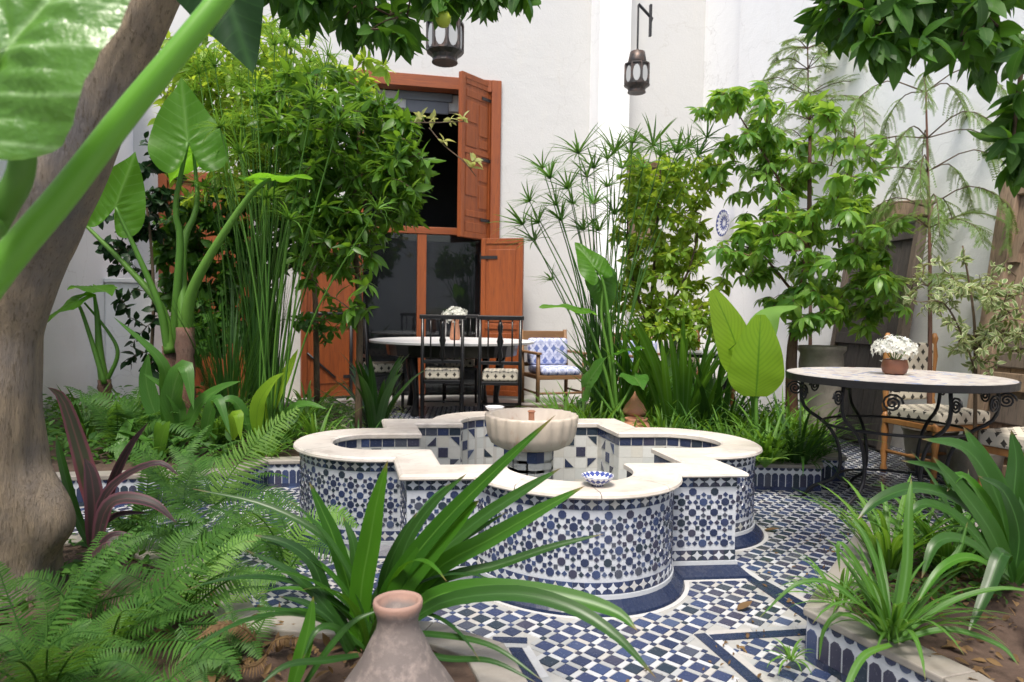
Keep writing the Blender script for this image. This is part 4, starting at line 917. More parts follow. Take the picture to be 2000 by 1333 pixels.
# ================================================================== plants: leaf shapes
def strapw(t): return (0.62 + 0.38 * math.sin(min(t / 0.4, 1) * PI / 2)) * max(0.0, 1 - t ** 3.2) ** 0.85
def lancew(t): return max(0.0, math.sin(PI * min(1, t ** 0.75 * 0.98 + 0.02))) ** 0.8
def ribbon(P, w, hint, fold=0.22, cols=4, prof=strapw, wav=0.0):
    P = np.asarray(P, float); m = len(P); T = np.gradient(P, axis=0); v = []; uv = []
    for i in range(m):
        t = nrm(T[i]); s = np.cross(t, hint)
        if np.linalg.norm(s) < 1e-3: s = V(1, 0, 0)
        s = nrm(s); nn = np.cross(s, t); q = i / (m - 1); ww = w * max(prof(q), 0.012) / 2
        for c in np.linspace(-1, 1, cols + 1):
            v.append(P[i] + s * c * ww + nn * (fold * abs(c) * ww + wav * ww * math.sin(q * 17 + c * 2) * abs(c))); uv.append((c * .5 + .5, q))
    k = cols + 1; f = [(i * k + j, i * k + j + 1, (i + 1) * k + j + 1, (i + 1) * k + j) for i in range(m - 1) for j in range(cols)]
    return (np.array(v), f, np.array(uv))
def arc_path(L, a0, curve, n=10, side=0.0):
    """from the origin, leaning a0 from vertical towards +Y, bending down by curve over its length"""
    P = [V(0, 0, 0)]; x = 0
    for i in range(n - 1):
        t = (i + .5) / (n - 1); a = a0 + curve * t ** 1.3
        P.append(P[-1] + V(side * t, math.sin(a), math.cos(a)) * (L / (n - 1)))
    return np.array(P)
def strap_var(L, W, a0, c, n=9, prof=strapw, fold=.22, cols=2, side=0.0):
    return ribbon(arc_path(L, a0, c, n, side), W, V(0, -0.35, 1) if a0 < .5 else V(0, 0, 1), fold, cols, prof)
def frond_mesh(P, hw, n=34, pw=0.20, droop=0.35, hint=V(0, 0, 1), fwd=0.30, prof=None, rach=0.004, jit=0.12, rg=None):
    P = spline(P, n + 2); T = np.gradient(P, axis=0); mb = MB(); rg = rg or np.random.default_rng(3)
    mb.tube(P[::3] if n > 24 else P[::2], np.linspace(rach, rach * .3, len(P[::3] if n > 24 else P[::2])), 4, cap=False)
    mb.uv = [(0.5, 0.5)] * len(mb.uv)
    L = np.linalg.norm(np.diff(P, axis=0), axis=1).sum(); gap = L / n
    for i in range(1, n + 1):
        t = i / n; l = hw * (prof(t) if prof else (min(1, t * 3.2 + .15) * max(0.02, 1 - t) ** .55 * 1.05))
        tt = nrm(T[i]); s = nrm(np.cross(tt, hint)); nn = np.cross(s, tt)
        for sg in (-1, 1):
            ll = l * rg.uniform(1 - jit, 1 + jit); d = nrm(s * sg + tt * (fwd + rg.normal(0, .06)) - nn * droop * rg.uniform(.3, 1.2)); b = P[i]; w = gap * pw * 2.1
            mid = b + d * ll * .5 + nn * .06 * ll; tip = b + d * ll - nn * droop * .35 * ll
            mb.add([b - tt * w * .5, b + tt * w * .5, mid + tt * w * .62, mid - tt * w * .5, tip], [(0, 1, 2, 3), (3, 2, 4)], [(0.3, 0), (.7, 0), (.75, .5), (.25, .5), (.5, .9)])
    return mb.data()
def leaf_ell(W=0.42, rows=5, fold=0.18, arch=0.22, peak=0.8, cols=2):
    v = []; uv = []
    for i in range(rows + 1):
        t = i / rows; w = W / 2 * max(0.02, math.sin(PI * t ** peak)) ** .85 if 0 < i < rows else W * .012
        for c in np.linspace(-1, 1, cols + 1): v.append((c * w, t, fold * abs(c) * w * 1.4 - arch * t * t)); uv.append((c * .5 + .5, t))
    k = cols + 1; return (np.array(v), [(i * k + j, i * k + j + 1, (i + 1) * k + j + 1, (i + 1) * k + j) for i in range(rows) for j in range(cols)], np.array(uv))
def palmate(n=8, lw=0.24, droop=0.5):
    mb = MB(); base = leaf_ell(lw / .62, 4, .15, .35, .85)
    for k in range(n):
        a = 2 * PI * k / n + .2; M = frame(V(0, 0, 0), V(math.cos(a), math.sin(a), -droop * (.7 + .5 * ((k * 7) % 5) / 5)), V(0, 0, 1), 0.62 * (0.85 + .25 * ((k * 3) % 4) / 4))
        v = base[0] @ M[:3, :3].T + V(math.cos(a), math.sin(a), -.2) * .04; mb.add(v, base[1], base[2])
    return mb.data()
def whorl(n=20, L=1.0, w=0.05, droop=0.7, rg=None):
    mb = MB(); rg = rg or np.random.default_rng(1)
    for k in range(n):
        a = 2 * PI * k / n + rg.normal(0, .1); el = rg.uniform(.1, 1.0); P = arc_path(L * rg.uniform(.75, 1.05), PI / 2 - el, droop * rg.uniform(.6, 1.3), 5)
        r = ribbon(P, w, V(0, 0, 1), .2, 2, lambda t: 1 - t ** 2.5); ca, sa = math.cos(a), math.sin(a)
        v = r[0] @ np.array([[ca, sa, 0], [-sa, ca, 0], [0, 0, 1]]); mb.add(v, r[1], r[2])
    return mb.data()
_HO = [(0, .72), (.06, .62), (.15, .48), (.245, .30), (.315, .12), (.355, -.05), (.345, -.19), (.285, -.31), (.20, -.36), (.115, -.33), (.055, -.22), (.018, -.09), (0, -.03)]
def heart(cup=0.10, quilt=0.012, wave=0.03, rings=9, fold=0.12):
    half_ = spline([V(x, y, 0) for x, y in _HO], 40)[:, :2]; half_[0, 0] = half_[-1, 0] = 0
    O = np.vstack([half_, (half_ * V(-1, 1))[::-1][1:-1]]); m = len(O); v = [(0, 0, 0)]; uv = [(.5, .36 / 1.08)]; f = []
    for r in range(1, rings + 1):
        q = r / rings
        for i, (x, y) in enumerate(O):
            X, Y = x * q, y * q; ph = (Y - abs(X) * .75) * 9
            z = -cup * (X * X * 2.2 + Y * Y * .8) * 2 + fold * abs(X) + quilt * abs(math.sin(PI * ph)) * min(1, abs(X) * 12) * (1 - .6 * q) + wave * math.sin(i * 2 * PI / m * 7) * q ** 3
            v.append((X, Y, z)); uv.append((.5 + X / .74, (Y + .36) / 1.08))
    for i in range(m): f.append((0, 1 + i, 1 + (i + 1) % m))
    for r in range(rings - 1):
        a, b = 1 + r * m, 1 + (r + 1) * m; f += [(a + i, b + i, b + (i + 1) % m, a + (i + 1) % m) for i in range(m)]
    return (np.array(v), f, np.array(uv))
def place(root, name, data, M, m, smooth=True):
    o = bpy.data.objects.new(name, as_mesh(name, data, m, smooth)); COL.objects.link(o); o.parent = root
    T = np.eye(4); T[:3, 3] = -org(root); o.matrix_basis = Matrix((T @ M).tolist()); return o
def raw(root, name, data, m, smooth=True, kind=None):
    b = MB(); b.v = [tuple(p) for p in data[0]]; b.f = data[1]; b.uv = [tuple(u) for u in data[2]]; return b.build(name, m, root, kind, smooth)
def px_path(pts, d, n=14):
    """pixel path in the photograph carried out to real distances"""
    dd = d if isinstance(d, (list, tuple)) else [d] * len(pts)
    if len(dd) == 2 and len(pts) != 2: dd = list(np.linspace(dd[0], dd[1], len(pts)))
    return spline([at(p[0], p[1], q) for p, q in zip(pts, dd)], n)
def hint_cam(P, up=0.7):
    c = nrm(CAM - P[len(P) // 2]); return nrm(c * (1 - up) + V(0, 0, 1) * up)

# leaf colours
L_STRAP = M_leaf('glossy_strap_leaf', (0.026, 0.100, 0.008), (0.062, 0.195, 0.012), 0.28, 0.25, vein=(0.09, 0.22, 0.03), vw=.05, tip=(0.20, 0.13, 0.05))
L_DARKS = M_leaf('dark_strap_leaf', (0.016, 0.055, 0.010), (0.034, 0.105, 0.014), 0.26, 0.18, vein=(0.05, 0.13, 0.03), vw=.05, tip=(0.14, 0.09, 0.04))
L_GRASS = M_leaf('grass_leaf', (0.065, 0.175, 0.018), (0.13, 0.29, 0.03), 0.4, 0.32, vein=(0.16, 0.28, 0.09), vw=.16)
L_GRASSM = M_leaf('mid_grass_leaf', (0.040, 0.125, 0.016), (0.085, 0.215, 0.025), 0.38, 0.28, vein=(0.10, 0.21, 0.06), vw=.16, tip=(0.22, 0.17, 0.06))
L_GRASSD = M_leaf('dark_grass_leaf', (0.022, 0.07, 0.014), (0.05, 0.14, 0.02), 0.4, 0.25)
L_FERN = M_leaf('fern_green', (0.034, 0.110, 0.018), (0.090, 0.215, 0.036), 0.5, 0.38)
L_FERNL = M_leaf('pale_fern_green', (0.12, 0.26, 0.050), (0.19, 0.36, 0.08), 0.5, 0.4)
L_CIT = M_leaf('citrus_leaf', (0.020, 0.075, 0.010), (0.060, 0.165, 0.016), 0.45, 0.32, vein=(0.07, 0.14, 0.03), vw=.05)
L_BUSH = M_leaf('shrub_leaf', (0.030, 0.105, 0.012), (0.12, 0.26, 0.028), 0.30, 0.36, vein=(0.10, 0.2, 0.04), vw=.06)
L_BUSHL = M_leaf('light_shrub_leaf', (0.095, 0.22, 0.022), (0.28, 0.42, 0.055), 0.38, 0.45, vein=(0.18, 0.28, 0.07), vw=.06)
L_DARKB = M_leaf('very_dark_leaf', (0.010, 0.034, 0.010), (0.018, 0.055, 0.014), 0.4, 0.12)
L_SCHEF = M_leaf('umbrella_tree_leaf', (0.060, 0.17, 0.030), (0.20, 0.37, 0.060), 0.28, 0.42, vein=(0.09, 0.19, 0.06), vw=.05)
L_VAR = M_leaf('variegated_leaf', (0.12, 0.20, 0.07), (0.22, 0.29, 0.12), 0.45, 0.3, edge=(0.50, 0.52, 0.32))
L_CYP = M_leaf('sedge_leaf', (0.040, 0.125, 0.026), (0.095, 0.22, 0.040), 0.45, 0.25)
L_PAP = M_leaf('papyrus_leaf', (0.055, 0.16, 0.020), (0.13, 0.28, 0.045), 0.45, 0.3)
L_PINE = M_leaf('soft_pine_green', (0.10, 0.19, 0.045), (0.19, 0.29, 0.08), 0.6, 0.3)
L_TARO = M_leaf('taro_leaf', (0.075, 0.22, 0.018), (0.105, 0.28, 0.022), 0.33, 0.55, vein=(0.16, 0.32, 0.07), vw=.035, side=8)
L_TAROG = M_leaf('glossy_giant_taro_leaf', (0.095, 0.245, 0.030), (0.12, 0.29, 0.040), 0.27, 0.3, vein=(0.30, 0.48, 0.20), vw=.028, side=5, spec=0.8, crink=16)
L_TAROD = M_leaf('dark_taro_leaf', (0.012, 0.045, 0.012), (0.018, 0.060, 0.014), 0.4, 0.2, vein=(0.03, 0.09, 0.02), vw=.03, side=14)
L_PET = M_leaf('pale_petiole', (0.14, 0.36, 0.040), (0.19, 0.43, 0.060), 0.33, 0.12)
L_PETM = M_leaf('green_petiole', (0.085, 0.21, 0.030), (0.13, 0.28, 0.045), 0.36, 0.15)
L_BAN = M_leaf('banana_leaf', (0.23, 0.42, 0.026), (0.33, 0.52, 0.045), 0.36, 0.55, vein=(0.06, 0.18, 0.02), vw=.03, side=15, lnw=3.2, lnk=.38, tc=(0.62, 0.85, 0.08))
L_CORD = M_leaf('purple_cordyline_leaf', (0.022, 0.016, 0.018), (0.042, 0.034, 0.028), 0.45, 0.1, vein=(0.08, 0.032, 0.036), vw=.06, edge=(0.085, 0.032, 0.042), tc=(0.3, 0.1, 0.1))
L_CORDG = M_leaf('bronze_green_leaf', (0.06, 0.085, 0.04), (0.10, 0.06, 0.05), 0.35, 0.25, vein=(0.2, 0.09, 0.07), vw=.08, edge=(0.22, 0.07, 0.085))
L_LANCE = M_leaf('broad_lance_leaf', (0.045, 0.145, 0.022), (0.090, 0.225, 0.034), 0.3, 0.32, vein=(0.10, 0.2, 0.05), vw=.05, side=14)
L_DEAD = M_leaf('dry_leaf', (0.12, 0.07, 0.035), (0.22, 0.14, 0.06), 0.8, 0.15)

# ================================================================== shrubs and trees
def grow(root, limbs, tips, per, variants, size, m, n_parts=200, twig_r=0.0035, droop=0.25, rest='foliage', bark=None, spread=1.0, up=0.15, minT=0.25, flat=0.6, rg=None, solidtw=True):
    """limbs: [(path, r0, r1)], tips: twig ends; leaves set along the twigs"""
    rg = rg or RNG; bark = bark or TWIG; nodes = []
    for P, r0, r1 in limbs:
        P = spline(P, 14); b = MB(); b.tube(P, np.linspace(r0, r1, 14), 8 if r0 > .02 else 6); b.build('branch' if r0 < 0.03 else 'trunk', bark, root, smooth=True); nodes += list(P[4:])
    nodes = [np.array(p) for p in nodes]; nb = MB(); items = []
    tips = sorted(tips, key=lambda p: min(np.linalg.norm(p - q) for q in nodes[::2]))
    for tp in tips:
        N = np.array(nodes); dd = np.linalg.norm(N - tp, axis=1) + np.maximum(0, N[:, 2] - tp[2]) * .4; s = N[int(np.argmin(dd))]
        L = np.linalg.norm(tp - s)
        if L < .02: continue
        mid = (s + tp) / 2 + rg.normal(0, .08, 3) * L + V(0, 0, .10 * L); P = spline([s, mid, tp], 7)
        nb.tube(P, np.linspace(twig_r * 1.3, twig_r * .5, 7), 4, cap=False); nodes += [P[3], P[5], P[6]]
        T = np.gradient(P, axis=0); t0 = max(minT, 1 - .30 / max(L, .05)) if L > .35 else minT
        for k in range(per):
            t = t0 + (1 - t0) * (k + rg.random()) / per; i = min(5, int(t * 6)); p = P[i] + (P[i + 1] - P[i]) * (t * 6 - i); td = nrm(T[i])
            az = k * 2.4 + rg.uniform(-.4, .4); a = nrm(np.cross(td, V(.2, .3, .9))); b2 = np.cross(td, a)
            d = nrm(td * rg.uniform(.25, .9) + (a * math.cos(az) + b2 * math.sin(az)) * spread + V(0, 0, up - droop * rg.uniform(.3, 1.6)))
            nz = nrm(V(0, 0, 1) * flat + rg.normal(0, .45, 3) + td * .2)
            items.append((int(rg.integers(len(variants))), frame(p, d, nz, size * rg.uniform(.62, 1.15))))
    if nb.v: nb.build('twigs', bark, root, kind='stuff')
    scatter(root, 'leaf', variants, items, m, n_parts, rest)
def ellip(c, r, n, rg=None, shell=.35):
    rg = rg or RNG; out = []
    while len(out) < n:
        u = rg.uniform(-1, 1, 3); q = np.linalg.norm(u)
        if shell < q < 1: out.append(np.array(c) + CR * u[0] * r[0] + V(CF[0], CF[1], 0) * u[1] * r[1] + V(0, 0, 1) * u[2] * r[2])
    return out
def crown(px, py, d, rx, ry, n, depth=None, shell=.3):
    k = d / 1350; return ellip(at(px, py, d), (rx * k, (depth or rx * k), ry * k), n, shell=shell)
def env_tips(xs, ys, y0, n, d0, d1):
    out = []
    for _ in range(n):
        x = RNG.uniform(xs[0], xs[-1]); e = np.interp(x, xs, ys); y = y0 + (e - y0) * RNG.random() ** .75; out.append(at(x, y, RNG.uniform(d0, d1)))
    return out
CITV = [leaf_ell(.44, 5, .2, .15), leaf_ell(.40, 5, .28, .3), leaf_ell(.48, 5, .12, .4)]
BUSHV = [leaf_ell(.42, 4, .2, .2), leaf_ell(.36, 4, .3, .35), leaf_ell(.48, 4, .15, .45)]
ROUNDV = [leaf_ell(.70, 4, .15, .25, .9), leaf_ell(.62, 4, .2, .4, .9)]
LONGV = [leaf_ell(.27, 5, .2, .3), leaf_ell(.24, 5, .25, .5), leaf_ell(.30, 5, .15, .15)]
def gz(px, py, d, z=None): p = at(px, py, d); p[2] = BZ - 0.02 if z is None else z; return p

# --- leaning tree in the near left, with its bough across the top
tp = [(5, 1260, 140, 2.30), (2, 1150, 132, 2.30), (0, 1060, 120, 2.29), (-2, 985, 108, 2.28), (-5, 915, 104, 2.27), (-8, 850, 101, 2.26), (-7, 750, 97, 2.25), (2, 650, 92, 2.25), (32, 560, 91, 2.24), (56, 490, 89, 2.23), (82, 440, 85, 2.22), (106, 380, 82, 2.2), (152, 300, 74, 2.2), (226, 130, 63, 2.2), (297, 0, 51, 2.2), (350, -110, 46, 2.22), (400, -240, 42, 2.3)]
P = [at(a, b, d) for a, b, r, d in tp]; P[0][2] = BZ - .06
TREE = thing('leaning_tree', 'grey barked leaning tree in the left foreground with dark citrus bough along the top', 'tree', P[0])
Ps = spline(P, 170); Rs = np.interp(np.linspace(0, 1, 170), np.linspace(0, 1, len(tp)), [r * .97 * d / 1350 * math.cos(math.atan((a - 1000) / 1350)) for a, b, r, d in tp])
b = MB(); b.tube(Ps, Rs, 64); rg = np.random.default_rng(2)
bv = np.array(b.v); ax = np.repeat(Ps, 64, 0); rad = bv - ax; ang = np.tile(np.arange(64), 170) * 2 * PI / 64; hh = np.repeat(np.linspace(0, 9, 170), 64)
bv = ax + rad * (1 + .035 * np.sin(3 * ang + hh * 1.3) + .025 * np.sin(5 * ang - hh * 2.1 + 1) + .02 * np.sin(ang * 2 + hh * 5) + .012 * np.sin(ang * 11 + 2 * np.sin(hh * 3)) + .008 * np.sin(ang * 19 + hh))[:, None]
kn = at(112, 1000, 2.29); kd = (bv - kn) / V(.13, .16, .125); gw = np.exp(-((kd ** 2).sum(1)) ** 1.3); bv = bv + CR * (gw * .088)[:, None] + V(0, 0, -.02) * gw[:, None]
b.v = [tuple(p) for p in bv]; b.build('trunk', BARK, TREE, smooth=True)
lb = [([Ps[-1], at(470, -330, 2.45), at(600, -200, 2.7), at(760, -110, 2.9), at(920, -70, 3.05), at(1030, -55, 3.1)], .045, .010), ([at(600, -200, 2.7), at(640, -90, 2.75), at(690, -10, 2.8), at(760, 30, 2.8)], .012, .004), ([at(760, -110, 2.9), at(840, -40, 2.9), at(930, 10, 2.9)], .010, .004), ([Ps[-1], at(350, -420, 2.1), at(250, -560, 2.0)], .04, .02)]
xs = [505, 540, 580, 640, 700, 760, 790, 815, 835, 905, 925, 945, 1000, 1035]; ys = [-5, 10, 50, 42, 65, 80, 88, 40, -25, -25, 40, 10, -8, 8]
tips = env_tips(xs, ys, -150, 130, 2.55, 3.15) + [at(866, 12, 2.6), at(850, -5, 2.65), at(885, 0, 2.7)]
grow(TREE, lb, tips, 9, CITV, .112, L_CIT, 300, droop=.75, spread=.8, up=0, flat=.5)
b = MB(); fr = at(866, 38, 2.6); b.lathe([(.001, -.030), (.018, -.026), (.029, -.006), (.029, .008), (.018, .026), (.001, .032)], fr, 18)
solo('lime_fruit', b, M_leaf('lime_peel', (0.36, 0.44, 0.05), (0.36, 0.44, 0.05), .35, .1), 'yellow green lime hanging from the top bough before the lantern', 'fruit', fr, smooth=True)
# --- tree reaching in from the right
p0 = V(3.75, 1.35, BZ - .05); TREE2 = thing('overhanging_tree', 'dark leaved tree bough hanging into the top right corner', 'tree', p0)
lb = [([p0, V(3.7, 1.4, 1.4), V(3.45, 1.6, 2.6), V(3.2, 1.7, 3.2)], .07, .04), ([V(3.45, 1.6, 2.6), at(2080, -150, 2.5), at(1900, -30, 2.45), at(1760, 30, 2.4), at(1640, 40, 2.35)], .022, .005), ([at(2080, -150, 2.5), at(2010, 60, 2.3), at(1985, 220, 2.3), at(1975, 320, 2.3)], .012, .004), ([at(1900, -30, 2.45), at(1880, 60, 2.35), at(1860, 140, 2.3)], .009, .003)]
xs = [1605, 1650, 1700, 1745, 1790, 1830, 1870, 1910, 1950, 2010]; ys = [50, 60, 85, 115, 70, 85, 90, 150, 165, 150]
tips = env_tips(xs, ys, -140, 125, 2.1, 2.6) + [at(1985 + RNG.uniform(-25, 45), y, RNG.uniform(2.2, 2.4)) for y in (180, 200, 220, 240, 255, 270, 285, 300, 315, 330)]
grow(TREE2, lb, tips, 9, CITV, .105, L_CIT, 300, droop=.7, spread=.8, up=0, flat=.5)

# --- giant taro in the near left
GT = thing('giant_taro', 'giant taro with a huge glossy leaf and pale stalk crossing the left foreground', 'plant', onz(-260, 1250, BZ - .02))
g0 = org(GT)
def tubew(root, pts, r0, r1, m, name='petiole', n=16, flat=None):
    P = spline(pts, 26); b = MB(); b.tube(P, np.linspace(r0, r1, 26), n); b.uv = [(u, .4) for u, v_ in b.uv]; return b.build(name, m, root, smooth=True)
tubew(GT, [g0, at(-175, 800, .98), at(-20, 553, 1.0), at(120, 385, 1.02), at(250, 218, 1.04), at(440, -14, 1.08), at(560, -190, 1.15)], .027, .0145, L_PET)
tubew(GT, [g0 + V(-.02, 0, 0), at(-120, 640, .95), at(-10, 430, .95), at(44, 320, .93), at(34, 105, .90)], .026, .013, L_PETM)
hd = heart(.16, .040, .03, 16, .10); c = at(22, 84, .88)
zdir = nrm(CAM - c) * .50 + V(0.22, -.1, .95); place(GT, 'leaf', hd, frame(c, CU * 1.0 + CR * .82, zdir, .36), L_TAROG)
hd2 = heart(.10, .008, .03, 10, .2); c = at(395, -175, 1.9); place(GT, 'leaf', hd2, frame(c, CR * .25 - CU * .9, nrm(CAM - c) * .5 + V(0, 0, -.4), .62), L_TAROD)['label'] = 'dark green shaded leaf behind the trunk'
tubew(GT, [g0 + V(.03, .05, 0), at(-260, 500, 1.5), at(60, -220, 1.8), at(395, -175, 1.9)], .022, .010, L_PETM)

# --- ferns
def fern(label, base, fr, m, group='sword ferns', n_extra=6, Lx=(.35, .5)):
    F = thing('sword_fern', label, 'fern', base, group)
    for (pts, d, hw, *mm) in fr:
        P = px_path(pts, d, 12); k = np.mean(d) / 1350; raw(F, 'frond', frond_mesh(P, 1.25 * hw * k, 36 if hw > 35 else 28, .29, .22, hint_cam(P, .62), rg=RNG), mm[0] if mm else m)
    for i in range(n_extra):
        L = RNG.uniform(*Lx); P = arc_path(L, RNG.uniform(.3, .9), RNG.uniform(.7, 1.3), 10); a = RNG.uniform(0, 2 * PI); ca, sa = math.cos(a), math.sin(a); P = P @ np.array([[ca, sa, 0], [-sa, ca, 0], [0, 0, 1]]) + np.array(base)
        raw(F, 'frond', frond_mesh(P, L * RNG.uniform(.13, .2), 30, .26, .3, V(0, 0, 1), rg=RNG), m)
    return F
fern('large sword fern with the broad frond rising beside the clay bottle', onz(215, 1275, BZ - .02), [([(215, 1275), (300, 1180), (385, 1085), (462, 1008)], (1.95, 2.05), 78), ([(215, 1275), (250, 1230), (330, 1195), (430, 1190)], (1.95, 1.85), 50), ([(215, 1275), (330, 1250), (420, 1270), (470, 1330)], (1.9, 1.7), 52), ([(215, 1275), (240, 1300), (250, 1345), (262, 1420)], (1.75, 1.55), 60), ([(205, 1275), (150, 1290), (110, 1330), (80, 1400)], (1.8, 1.6), 52)], L_FERN, n_extra=3)
fern('sword fern at the foot of the leaning trunk', onz(70, 1290, BZ - .02), [([(70, 1290), (130, 1200), (200, 1120), (275, 1058)], (1.9, 2.0), 44), ([(60, 1290), (40, 1230), (10, 1150), (-10, 1090)], (1.85, 1.9), 44), ([(70, 1300), (100, 1260), (150, 1235), (220, 1240)], (1.75, 1.7), 46), ([(50, 1300), (30, 1280), (-20, 1270), (-60, 1300)], (1.75, 1.6), 46), ([(80, 1300), (90, 1250), (90, 1190), (75, 1140)], (1.85, 1.9), 36), ([(60, 1310), (120, 1310), (170, 1345), (190, 1400)], (1.65, 1.5), 50)], L_FERN, n_extra=3)
fern('pale green sword fern leaning against the left lobe of the fountain', onz(415, 985, BZ - .02), [([(415, 985), (455, 920), (515, 850), (585, 795)], (2.95, 3.1), 62, L_FERNL), ([(420, 985), (400, 940), (370, 900), (330, 870)], (3.0, 3.1), 40), ([(415, 990), (470, 960), (540, 965), (590, 1000)], (2.9, 2.8), 40), ([(410, 990), (440, 1000), (480, 1040), (500, 1090)], (2.8, 2.6), 44), ([(410, 985), (360, 960), (310, 965), (270, 1000)], (2.9, 2.8), 42)], L_FERN, n_extra=3)
fern('drooping pale fern in the shade behind the long strappy leaves', onz(560, 1120, BZ - .02), [([(560, 1120), (590, 1040), (650, 1000), (700, 1030)], (2.4, 2.45), 50, L_FERNL), ([(560, 1120), (600, 1070), (660, 1080), (700, 1130)], (2.35, 2.3), 40), ([(555, 1120), (520, 1060), (470, 1050), (420, 1090)], (2.4, 2.35), 42), ([(555, 1125), (500, 1130), (460, 1170), (440, 1220)], (2.3, 2.15), 44, L_FERNL), ([(560, 1120), (560, 1050), (545, 1000), (520, 960)], (2.45, 2.5), 34)], L_FERN, n_extra=3)
fern('sword fern growing low against the white left wall', gz(230, 900, 4.6), [([(230, 880), (260, 810), (200, 775), (130, 790)], (4.5, 4.4), 36), ([(240, 880), (300, 820), (350, 830), (400, 870)], (4.5, 4.3), 34)], L_FERN, n_extra=12, Lx=(.45, .75))
fern('sword fern in the left bed beside the purple cordyline', onz(330, 960, BZ - .02), [([(330, 960), (300, 900), (250, 870), (200, 880)], (3.2, 3.1), 34), ([(330, 960), (380, 910), (420, 900), (470, 930)], (3.25, 3.2), 34)], L_FERN, n_extra=12, Lx=(.3, .5))
fern('sword fern by the kerb left of the cordyline leaves', onz(255, 1060, BZ - .02), [([(255, 1060), (300, 1010), (350, 1000), (400, 1020)], (2.65, 2.6), 36), ([(255, 1060), (280, 990), (290, 930), (280, 880)], (2.7, 2.8), 32)], L_FERN, n_extra=9, Lx=(.25, .42))
fern('bushy fern under the alocasia trunks', gz(420, 880, 4.7), [], L_FERN, n_extra=14, Lx=(.35, .6))
fern('small fern at the front corner of the bed before the clay bottle', onz(470, 1290, BZ - .02), [([(470, 1290), (500, 1240), (520, 1200), (510, 1170)], (1.9, 2.0), 30)], L_FERN, n_extra=6, Lx=(.14, .22))

fern('broad sword fern spreading along the near kerb left of the strappy lily', onz(350, 1215, BZ - .02), [([(350, 1215), (420, 1150), (490, 1120), (560, 1130)], (2.05, 2.1), 52), ([(350, 1215), (330, 1130), (350, 1060), (400, 1020)], (2.15, 2.3), 50), ([(350, 1215), (300, 1150), (240, 1120), (190, 1130)], (2.1, 2.1), 50), ([(355, 1220), (430, 1220), (480, 1240), (510, 1290)], (1.95, 1.85), 46), ([(350, 1220), (390, 1280), (400, 1330), (400, 1380)], (1.85, 1.7), 50), ([(350, 1215), (390, 1130), (450, 1070), (520, 1040)], (2.15, 2.3), 48, L_FERNL), ([(350, 1215), (270, 1190), (210, 1210), (160, 1250)], (2.0, 1.9), 50)], L_FERN, n_extra=4, Lx=(.2, .42))
fern('sword fern between the trunk base and the purple cordyline', onz(150, 1200, BZ - .02), [([(150, 1200), (190, 1120), (240, 1060), (300, 1040)], (2.1, 2.2), 44), ([(150, 1200), (110, 1150), (60, 1130), (10, 1150)], (2.05, 2.0), 44), ([(150, 1200), (210, 1170), (280, 1160), (340, 1180)], (2.05, 2.0), 46), ([(150, 1205), (170, 1240), (180, 1290), (170, 1340)], (1.9, 1.75), 46)], L_FERN, n_extra=4, Lx=(.2, .4))
fern('sword fern over the kerb corner in front of the left bed', onz(400, 1090, BZ - .02), [([(400, 1090), (450, 1040), (490, 1000), (540, 990)], (2.55, 2.6), 44), ([(400, 1090), (370, 1020), (360, 960), (380, 910)], (2.65, 2.8), 44), ([(400, 1090), (440, 1100), (490, 1130), (520, 1180)], (2.45, 2.3), 42, L_FERNL), ([(400, 1090), (340, 1050), (290, 1050), (250, 1080)], (2.55, 2.5), 44)], L_FERN, n_extra=9, Lx=(.3, .45))
fern('sword fern at the very front of the near left bed', onz(90, 1390, BZ - .02), [([(90, 1390), (130, 1320), (200, 1270), (290, 1260)], (1.65, 1.7), 50), ([(90, 1390), (60, 1310), (20, 1250), (-40, 1230)], (1.65, 1.65), 48), ([(100, 1395), (200, 1350), (290, 1340), (370, 1370)], (1.6, 1.55), 52), ([(90, 1390), (100, 1300), (130, 1240), (180, 1210)], (1.7, 1.8), 42), ([(300, 1400), (330, 1330), (390, 1290), (450, 1290)], (1.6, 1.65), 44), ([(300, 1400), (280, 1320), (230, 1290), (180, 1300)], (1.6, 1.6), 44)], L_FERN, n_extra=5)
# --- purple cordyline
CO = thing('purple_cordyline', 'dark purple cordyline with a red edged upright leaf beside the leaning trunk', 'plant', onz(180, 1090, BZ - .02))
for pts, d, w, m in [([(185, 1085), (190, 1010), (172, 940), (150, 860), (122, 780), (93, 757)], 2.45, 46, L_CORDG), ([(180, 1080), (185, 1000), (178, 930), (165, 895)], 2.42, 44, L_CORD), ([(185, 1075), (200, 980), (245, 930), (310, 905), (350, 930)], 2.4, 26, L_CORD), ([(185, 1080), (205, 1000), (240, 975), (300, 985), (345, 1022)], 2.35, 40, L_CORD),
                      ([(185, 1080), (200, 1030), (235, 1005), (290, 1003)], 2.38, 22, L_CORD), ([(180, 1085), (220, 1045), (270, 1050)], 2.3, 18, L_CORD), ([(190, 1080), (215, 960), (250, 880), (290, 825)], 2.6, 26, L_CORD), ([(185, 1080), (150, 1010), (120, 900), (110, 850)], 2.6, 24, L_DARKS), ([(180, 1085), (215, 1065), (250, 1100)], 2.25, 18, L_CORD)]:
    P = px_path(pts, d, 14); raw(CO, 'leaf', ribbon(P, .78 * w * np.mean(d) / 1350, hint_cam(P, .45), .3, 4, lancew if w > 30 else strapw), m)

